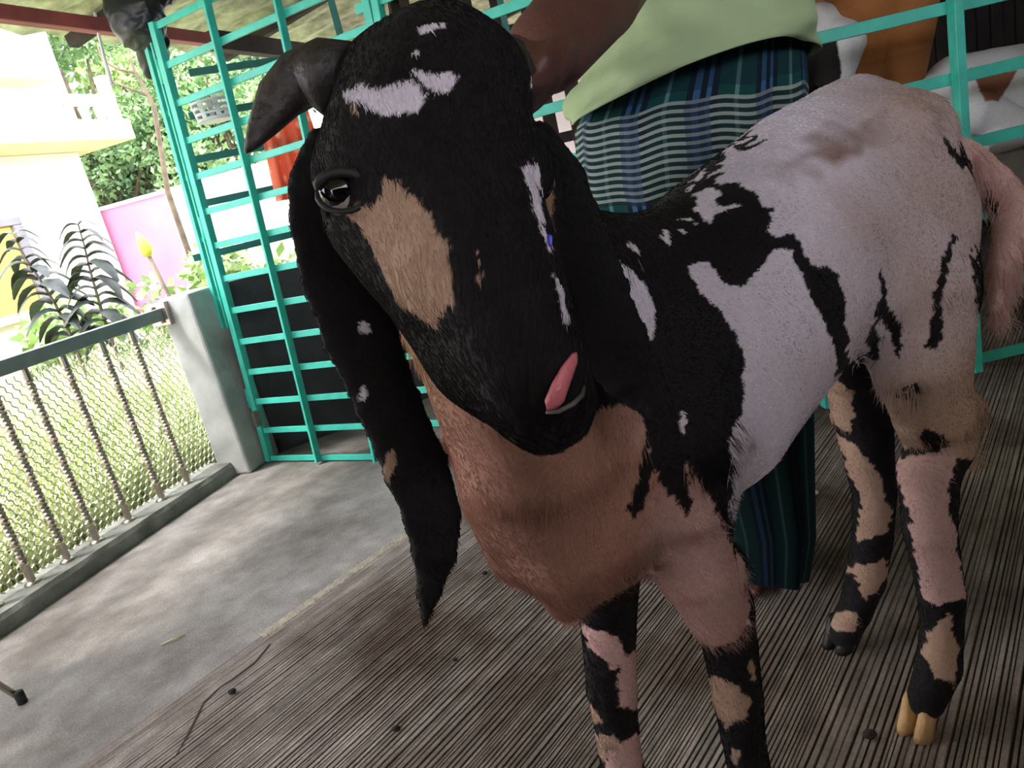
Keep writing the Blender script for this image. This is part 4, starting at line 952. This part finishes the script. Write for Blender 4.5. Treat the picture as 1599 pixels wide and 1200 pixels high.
for sg in (1, -1): MS.cone(hdc + np.array([.015, -.0, 0.01]) + np.array([-.3, .95, 0]) * .078 * sg, hdc + np.array([.02, 0, -.03]) + np.array([-.3, .95, 0]) * .074 * sg, .016, .011, .006)
# near arm reaching to the goat's poll
shl = P(1060, -190, 1.30); elb = P(985, -70, 1.10); wri = P(856, 78, .845)
MS.chain([shl, elb], [.062, .05], .03); MS.chain([elb, P(930, -5, .99), wri], [.056, .060, .048], .02)
palm = P(838, 125, .785); MS.flat([wri, palm, P(818, 140, .745)], [.045, .050, .044], [.034, .022, .016], UI * .8 + RI * .6, .015)
for i in range(4):
    o_ = (i - 1.5) * 22; a = P(816 + o_ * .75, 140 - o_ * .6, .748); l_ = (.9, 1.05, 1.0, .8)[i]
    p1 = P(800 + o_ * .8, 150 - o_ * .7, .748 - .034 * l_); p2 = P(782 + o_ * .8, 152 - o_ * .7, .748 - .052 * l_); p3 = P(764 + o_ * .75, 146 - o_ * .65, .748 - .056 * l_)
    MS.chain([palm * .4 + a * .6, a, p1, p2, p3], [.010, .0105, .0098, .009, .0075], .006)
MS.chain([P(852, 105, .80), P(830, 85, .765), P(806, 72, .74), P(790, 68, .725)], [.015, .013, .011, .009], .008)
# far arm hanging behind
MS.chain([sh + np.array([.14, .13, -.06]), sh + np.array([.24, .2, -.34]), sh + np.array([.22, .12, -.58])], [.058, .046, .034], .03)
hb = sh + np.array([.215, .10, -.64]); MS.ell(hb, (.02, .038, .05), np.eye(3), .02)
for i in range(4): MS.chain([hb + np.array([0, -.027 + .018 * i, -.035]), hb + np.array([-.01, -.028 + .019 * i, -.075]), hb + np.array([-.022, -.028 + .019 * i, -.10])], [.0095, .009, .0075], .006)
MS.chain([hb + np.array([0, -.035, .0]), hb + np.array([-.015, -.055, -.035]), hb + np.array([-.025, -.055, -.06])], [.012, .011, .009], .008)
# legs and feet
ftA = atz(1222, 880) + np.array([.02, .02, 0]); ftB = ftA + np.array([-.16, .16, 0])
for f_, off in ((ftA, .06), (ftB, -.06)):
    MS.chain([hipc + np.array([off, -off * .5, -.12]), V3(f_[:2] * .6 + hipc[:2] * .4, .48), V3(f_[:2], .26), V3(f_[:2], .09)], [.095, .058, .052, .036], .03)
    MS.chain([V3(f_[:2] + np.array([.03, .02]), .032), V3(f_[:2] + np.array([-.06, -.04]), .032), V3(f_[:2] + np.array([-.13, -.085]), .022)], [.03, .033, .022], .02)
    for i in range(5): MS.chain([V3(f_[:2] + np.array([-.12, -.08]) + np.array([.55, -.83]) * (i - 2) * .016, .018), V3(f_[:2] + np.array([-.165 + .007 * abs(i - 1), -.11 + .005 * abs(i - 1)]) + np.array([.55, -.83]) * (i - 2) * .0175, .012)], [.011, .0095], .004)
pme, _, _, _ = MS.mesh('person', SKIN)
man = link('person', pme); tag(man, 'person in a lime green shirt and plaid lungi gripping the goat from behind', 'person')
hair_ = SDF(hdc - .2, hdc + .25, .006)
hair_.ell(hdc + np.array([.012, .004, .035]), (.104, .083, .112), (np.array([.95, .3, 0]), np.array([-.3, .95, 0]), UP), .0)
hair_.ell(hdc + np.array([-.09, -.028, -.03]), (.07, .12, .10), (np.array([.95, .3, 0]), np.array([-.3, .95, 0]), UP), .02, sub=True)
hair_.ell(hdc + np.array([-.02, 0, -.13]), (.13, .13, .12), np.eye(3), .02, sub=True)
hme, _, _, _ = hair_.mesh('head_hair', HAIRM); link('head_hair', hme, man)
for sg in (1, -1):
    q_ = hdc + np.array([-.082, -.025, .012]) + np.array([-.3, .95, 0]) * .032 * sg
    e_ = MB().ball(q_, .012, 12, 8).build('eye', WHITEPL, man, smooth=True); MB().ball(q_ + np.array([-.0075, -.002, 0]), .0056, 10, 6).build('iris', EYED, e_, smooth=True)
MB().tube([hdc + np.array([-.098, -.005, -.058]) , hdc + np.array([-.107, -.034, -.057]), hdc + np.array([-.088, -.06, -.058])], [.004, .0065, .004], 8).build('mouth', mat('lips', lin(110, 60, 55), .5), man, smooth=True)
# lungi
def plaid():
    M = bpy.data.materials.new('plaid_lungi'); M.use_nodes = True; nt = M.node_tree; N = nt.nodes.new; L = nt.links.new; b = nt.nodes['Principled BSDF']; b.inputs['Roughness'].default_value = .9; b.inputs['Specular IOR Level'].default_value = .2
    uv = N('ShaderNodeUVMap'); sx = N('ShaderNodeSeparateXYZ'); L(uv.outputs['UV'], sx.inputs[0])
    def mth(op, a, b_=None, c=None):
        n = N('ShaderNodeMath'); n.operation = op
        for i, v in enumerate((a, b_, c)):
            if v is None: continue
            if isinstance(v, (int, float)): n.inputs[i].default_value = v
            else: L(v, n.inputs[i])
        return n.outputs[0]
    def band(x, lo, hi): return mth('MULTIPLY', mth('GREATER_THAN', x, lo), mth('LESS_THAN', x, hi))
    U, Vv = sx.outputs[0], sx.outputs[1]
    def mixc(fac, a, b_):
        n = N('ShaderNodeMix'); n.data_type = 'RGBA'; L(fac, n.inputs['Factor'])
        for k, v in (('A', a), ('B', b_)):
            if isinstance(v, tuple): n.inputs[k].default_value = (*v, 1)
            else: L(v, n.inputs[k])
        return n.outputs['Result']
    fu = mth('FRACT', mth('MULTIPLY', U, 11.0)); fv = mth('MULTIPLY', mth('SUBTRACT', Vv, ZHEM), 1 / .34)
    c = mixc(band(fu, .0, .45), lin(20, 66, 64), lin(18, 30, 42))
    c = mixc(mth('MULTIPLY', mth('ADD', band(fu, .10, .17), band(fu, .26, .36)), .8), c, lin(60, 100, 140))
    c = mixc(mth('MULTIPLY', band(fu, .70, .76), .6), c, lin(110, 150, 150))
    c = mixc(mth('MULTIPLY', band(fv, .55, .8), .5), c, lin(16, 28, 40))
    bb = band(fv, .0, .5); ln = mth('GREATER_THAN', mth('FRACT', mth('MULTIPLY', fv, 24.0)), .55)
    c = mixc(mth('MULTIPLY', bb, .7), c, mixc(ln, lin(22, 32, 34), lin(160, 170, 164)))
    c = mixc(mth('MULTIPLY', mth('LESS_THAN', fv, -.35), .75), c, lin(14, 24, 28))  # shade on the lower lungi, painted in as darker cloth
    c = mixc(mth('MULTIPLY', mth('MULTIPLY', bb, band(fu, .1, .45)), .45), c, lin(30, 52, 80))
    L(c, b.inputs['Base Color']); return M
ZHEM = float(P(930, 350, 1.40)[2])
lk = [(P(940, 120, 1.40), P(1242, 40, 1.50), .13), (P(905, 205, 1.40), P(1247, 150, 1.50), .15), (P(910, 300, 1.41), P(1248, 260, 1.52), .155), (P(930, 380, 1.43), P(1248, 360, 1.54), .16), (P(995, 600, 1.50), P(1248, 600, 1.60), .16), (P(1065, 800, 1.58), P(1242, 810, 1.67), .16), (P(1080, 868, 1.61), P(1230, 872, 1.69), .155)]
kr = interp_rings(lk, 8); rings = [ringpts(a, b_, d, 160, .012 + .02 * i / len(kr), .8 + i * .012, 9) for i, (a, b_, d) in enumerate(kr)]
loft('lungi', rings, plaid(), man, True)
# shirt
hemf = lambda t: 0.045 * abs(math.sin(t)) ** 1.5
sk = [(P(893, 196, 1.30), P(1250, 92, 1.46), .150), (P(912, 140, 1.30), P(1248, 40, 1.46), .150), (P(950, 85, 1.30), P(1244, -10, 1.45), .145), (P(1000, 5, 1.29), P(1236, -80, 1.45), .140), (P(1030, -90, 1.29), P(1240, -150, 1.44), .135), (P(1040, -190, 1.30), P(1200, -215, 1.42), .12), (P(1065, -245, 1.36), P(1130, -250, 1.42), .06)]
kr = interp_rings(sk, 6); rings = []
for i, (a, b_, d) in enumerate(kr):
    f = max(0, 1 - i / 12); rings.append(ringpts(a, b_, d, 120, .018 + .022 * f, .4 + i * .28, 5, (lambda t, f=f: hemf(t) * f)))
ctr = [np.mean(r, 0) for r in rings]
for i, r in enumerate(rings):
    q = np.array(r); o_ = q - ctr[i]; o_[:, 2] = 0; o_ /= np.linalg.norm(o_, axis=1)[:, None] + 1e-6
    dg = q @ np.array([[1, 0, 0], [0, 1, 0], [.9, .3, .25]]) ; rings[i] = list(q + o_ * ((.011 * snoise(dg, 22, 1) + .008 * np.abs(snoise(dg, 40, 2)))[:, None]) * min(1, .5 + i * .2))
loft('shirt', rings, SHIRT, man)
slv = [P(1050, -195, 1.30), P(1030, -160, 1.24), P(1008, -120, 1.18)]
MB().tube(slv, [.078, .076, .078], 20, cap=False).build('sleeve', SHIRT, man, smooth=True).modifiers.new('s', 'SOLIDIFY').thickness = .003

# ================================================================== PLATFORM AND PEN GOATS
ZP = .66
pl = thing('platform', (2.0, 3.2, 0), 'raised grey plank platform that the pen goats stand on', 'platform')
y = 2.52
while y < 4.4:
    MB().box((2.15, y + .05, ZP - .0125), (1.2, 0, 0), (0, .045, 0), (0, 0, .0125)).build('plank', GREYW, pl, bevel=.003); y += .105
MB().box((2.15, 2.50, ZP - .035), (1.22, 0, 0), (0, .018, 0), (0, 0, .06)).build('edge_board', GREYW, pl, bevel=.005)
for x in (1.0, 2.1, 3.25):
    for yy in (2.56, 4.3): MB().box((x, yy, (ZP - .03) / 2), (.035, 0, 0), (0, .035, 0), (0, 0, (ZP - .03) / 2)).build('leg', WOODD, pl)

def pen_goat(name, org, ang, sc, colfn, label, lying=False, thick=1.0):
    a2 = np.array([math.cos(ang), math.sin(ang)]); l2 = np.array([-a2[1], a2[0]]); org = np.asarray(org, float)
    Q = lambda s, t, z: org + sc * np.array([a2[0] * s + l2[0] * t, a2[1] * s + l2[1] * t, z])
    dz = -.37 if lying else 0.0
    D = SDF(org - np.array([.95, .95, .0]) * sc, org + np.array([.95, .95, 1.2]) * sc, .009)
    l3 = V3(l2, 0); c = sc
    D.flat([Q(-.30, 0, .62 + dz), Q(-.2, 0, .62 + dz), Q(0, 0, .58 + dz), Q(.2, 0, .58 + dz), Q(.33, 0, .60 + dz)], [.08 * c, .12 * c, .15 * c, .135 * c, .10 * c], [.10 * c, .15 * c, .18 * c, .17 * c, .12 * c], l3, .05)
    D.chain([Q(.30, 0, .66 + dz), Q(.42, 0, .80 + dz), Q(.47, 0, .90 + dz)], [.10 * c, .07 * c, .06 * c], .05)
    D.flat([Q(.45, 0, .93 + dz), Q(.54, 0, .90 + dz), Q(.66, 0, .80 + dz)], [.06 * c, .052 * c, .032 * c], [.065 * c, .06 * c, .035 * c], l3, .03)
    for sg in (1, -1):
        D.flat([Q(.46, .055 * sg, .92 + dz), Q(.46, .09 * sg, .84 + dz), Q(.47, .095 * sg, .70 + dz)], [.02 * c, .035 * c, .015 * c], [.012 * c, .008 * c, .006 * c], V3(a2, 0), .01)
        D.chain([Q(.43, .03 * sg, .97 + dz), Q(.39, .05 * sg, 1.02 + dz), Q(.34, .06 * sg, 1.03 + dz)], [.02 * c, .014 * c, .006 * c], .01)
        if not lying:
            D.chain([Q(.28, .08 * sg, .52), Q(.29, .08 * sg, .28), Q(.29, .08 * sg, .06), Q(.30, .08 * sg, .025)], [.07 * c * thick, .034 * c * thick, .024 * c * thick, .028 * c * thick], .02)
            D.chain([Q(-.24, .09 * sg, .58), Q(-.20, .09 * sg, .42), Q(-.30, .09 * sg, .27), Q(-.27, .09 * sg, .06), Q(-.25, .09 * sg, .025)], [.10 * c, .06 * c * thick, .032 * c * thick, .024 * c * thick, .028 * c * thick], .02)
        else:
            D.chain([Q(.28, .10 * sg, .17), Q(.40, .11 * sg, .06), Q(.26, .12 * sg, .035)], [.06 * c, .034 * c, .026 * c], .02)
            D.chain([Q(-.22, .10 * sg, .18), Q(-.05, .15 * sg, .10), Q(-.24, .16 * sg, .04), Q(-.08, .17 * sg, .03)], [.09 * c, .05 * c, .032 * c, .024 * c], .02)
    D.chain([Q(-.37, 0, .70 + dz), Q(-.42, 0, .68 + dz), Q(-.44, 0, .60 + dz)], [.03 * c, .025 * c, .012 * c], .02)
    me, pts, q, g = D.mesh(name, COATM); rel = (pts - org) / sc; loc = np.stack([rel[:, 0] * a2[0] + rel[:, 1] * a2[1], rel[:, 0] * l2[0] + rel[:, 1] * l2[1], rel[:, 2]], 1)
    color_attr(me, colfn(loc, pts.astype(float))); o = link(name, me); tag(o, label, 'goat')
    for sg in (1, -1): MB().ball(Q(.52, .052 * sg, .925 + dz), .014 * sc, 10, 8).build('eye', EYED, o, smooth=True)
    return o
KB = np.array(lin(30, 27, 26)); WG = np.array(lin(225, 222, 220)); OB = np.array(lin(176, 112, 62))
def c_bw(l, p):
    n = snoise(p, 6, 1) * .07
    c = np.tile(KB, (len(l), 1)); c[(l[:, 0] + n < -.20) & (l[:, 2] > .64)] = WG; c[(l[:, 0] + n < -.26) & (l[:, 2] < .60) & (l[:, 2] > .4)] = WG; c[(l[:, 0] > .05) & (l[:, 0] + n < .2)] = WG; return c
def c_br(l, p):
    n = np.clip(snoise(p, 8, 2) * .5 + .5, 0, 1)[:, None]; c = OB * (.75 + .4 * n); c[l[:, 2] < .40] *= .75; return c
def c_wh(l, p):
    n = snoise(p, 7, 0) * .05; c = np.tile(WG, (len(l), 1)); x_, y_ = proj(p); c[inpoly(x_ + n * 60, y_ + n * 60, [(1516, 108), (1590, 112), (1560, 160), (1540, 160)])] = np.array(lin(140, 92, 70)); return c
pen_goat('goat', (1.21, 2.85, ZP), math.radians(170), .86, c_bw, 'black goat with white rump patches in the pen behind the lime green shirt')
pen_goat('goat', (1.62, 3.12, ZP), math.radians(-100), 1.05, c_br, 'orange brown goat standing in the pen behind the upper fence bar', thick=1.9)
pen_goat('goat', (2.02, 2.86, ZP), math.radians(15), .95, c_wh, 'white goat with a brown patch lying on the platform at the right edge', lying=True)
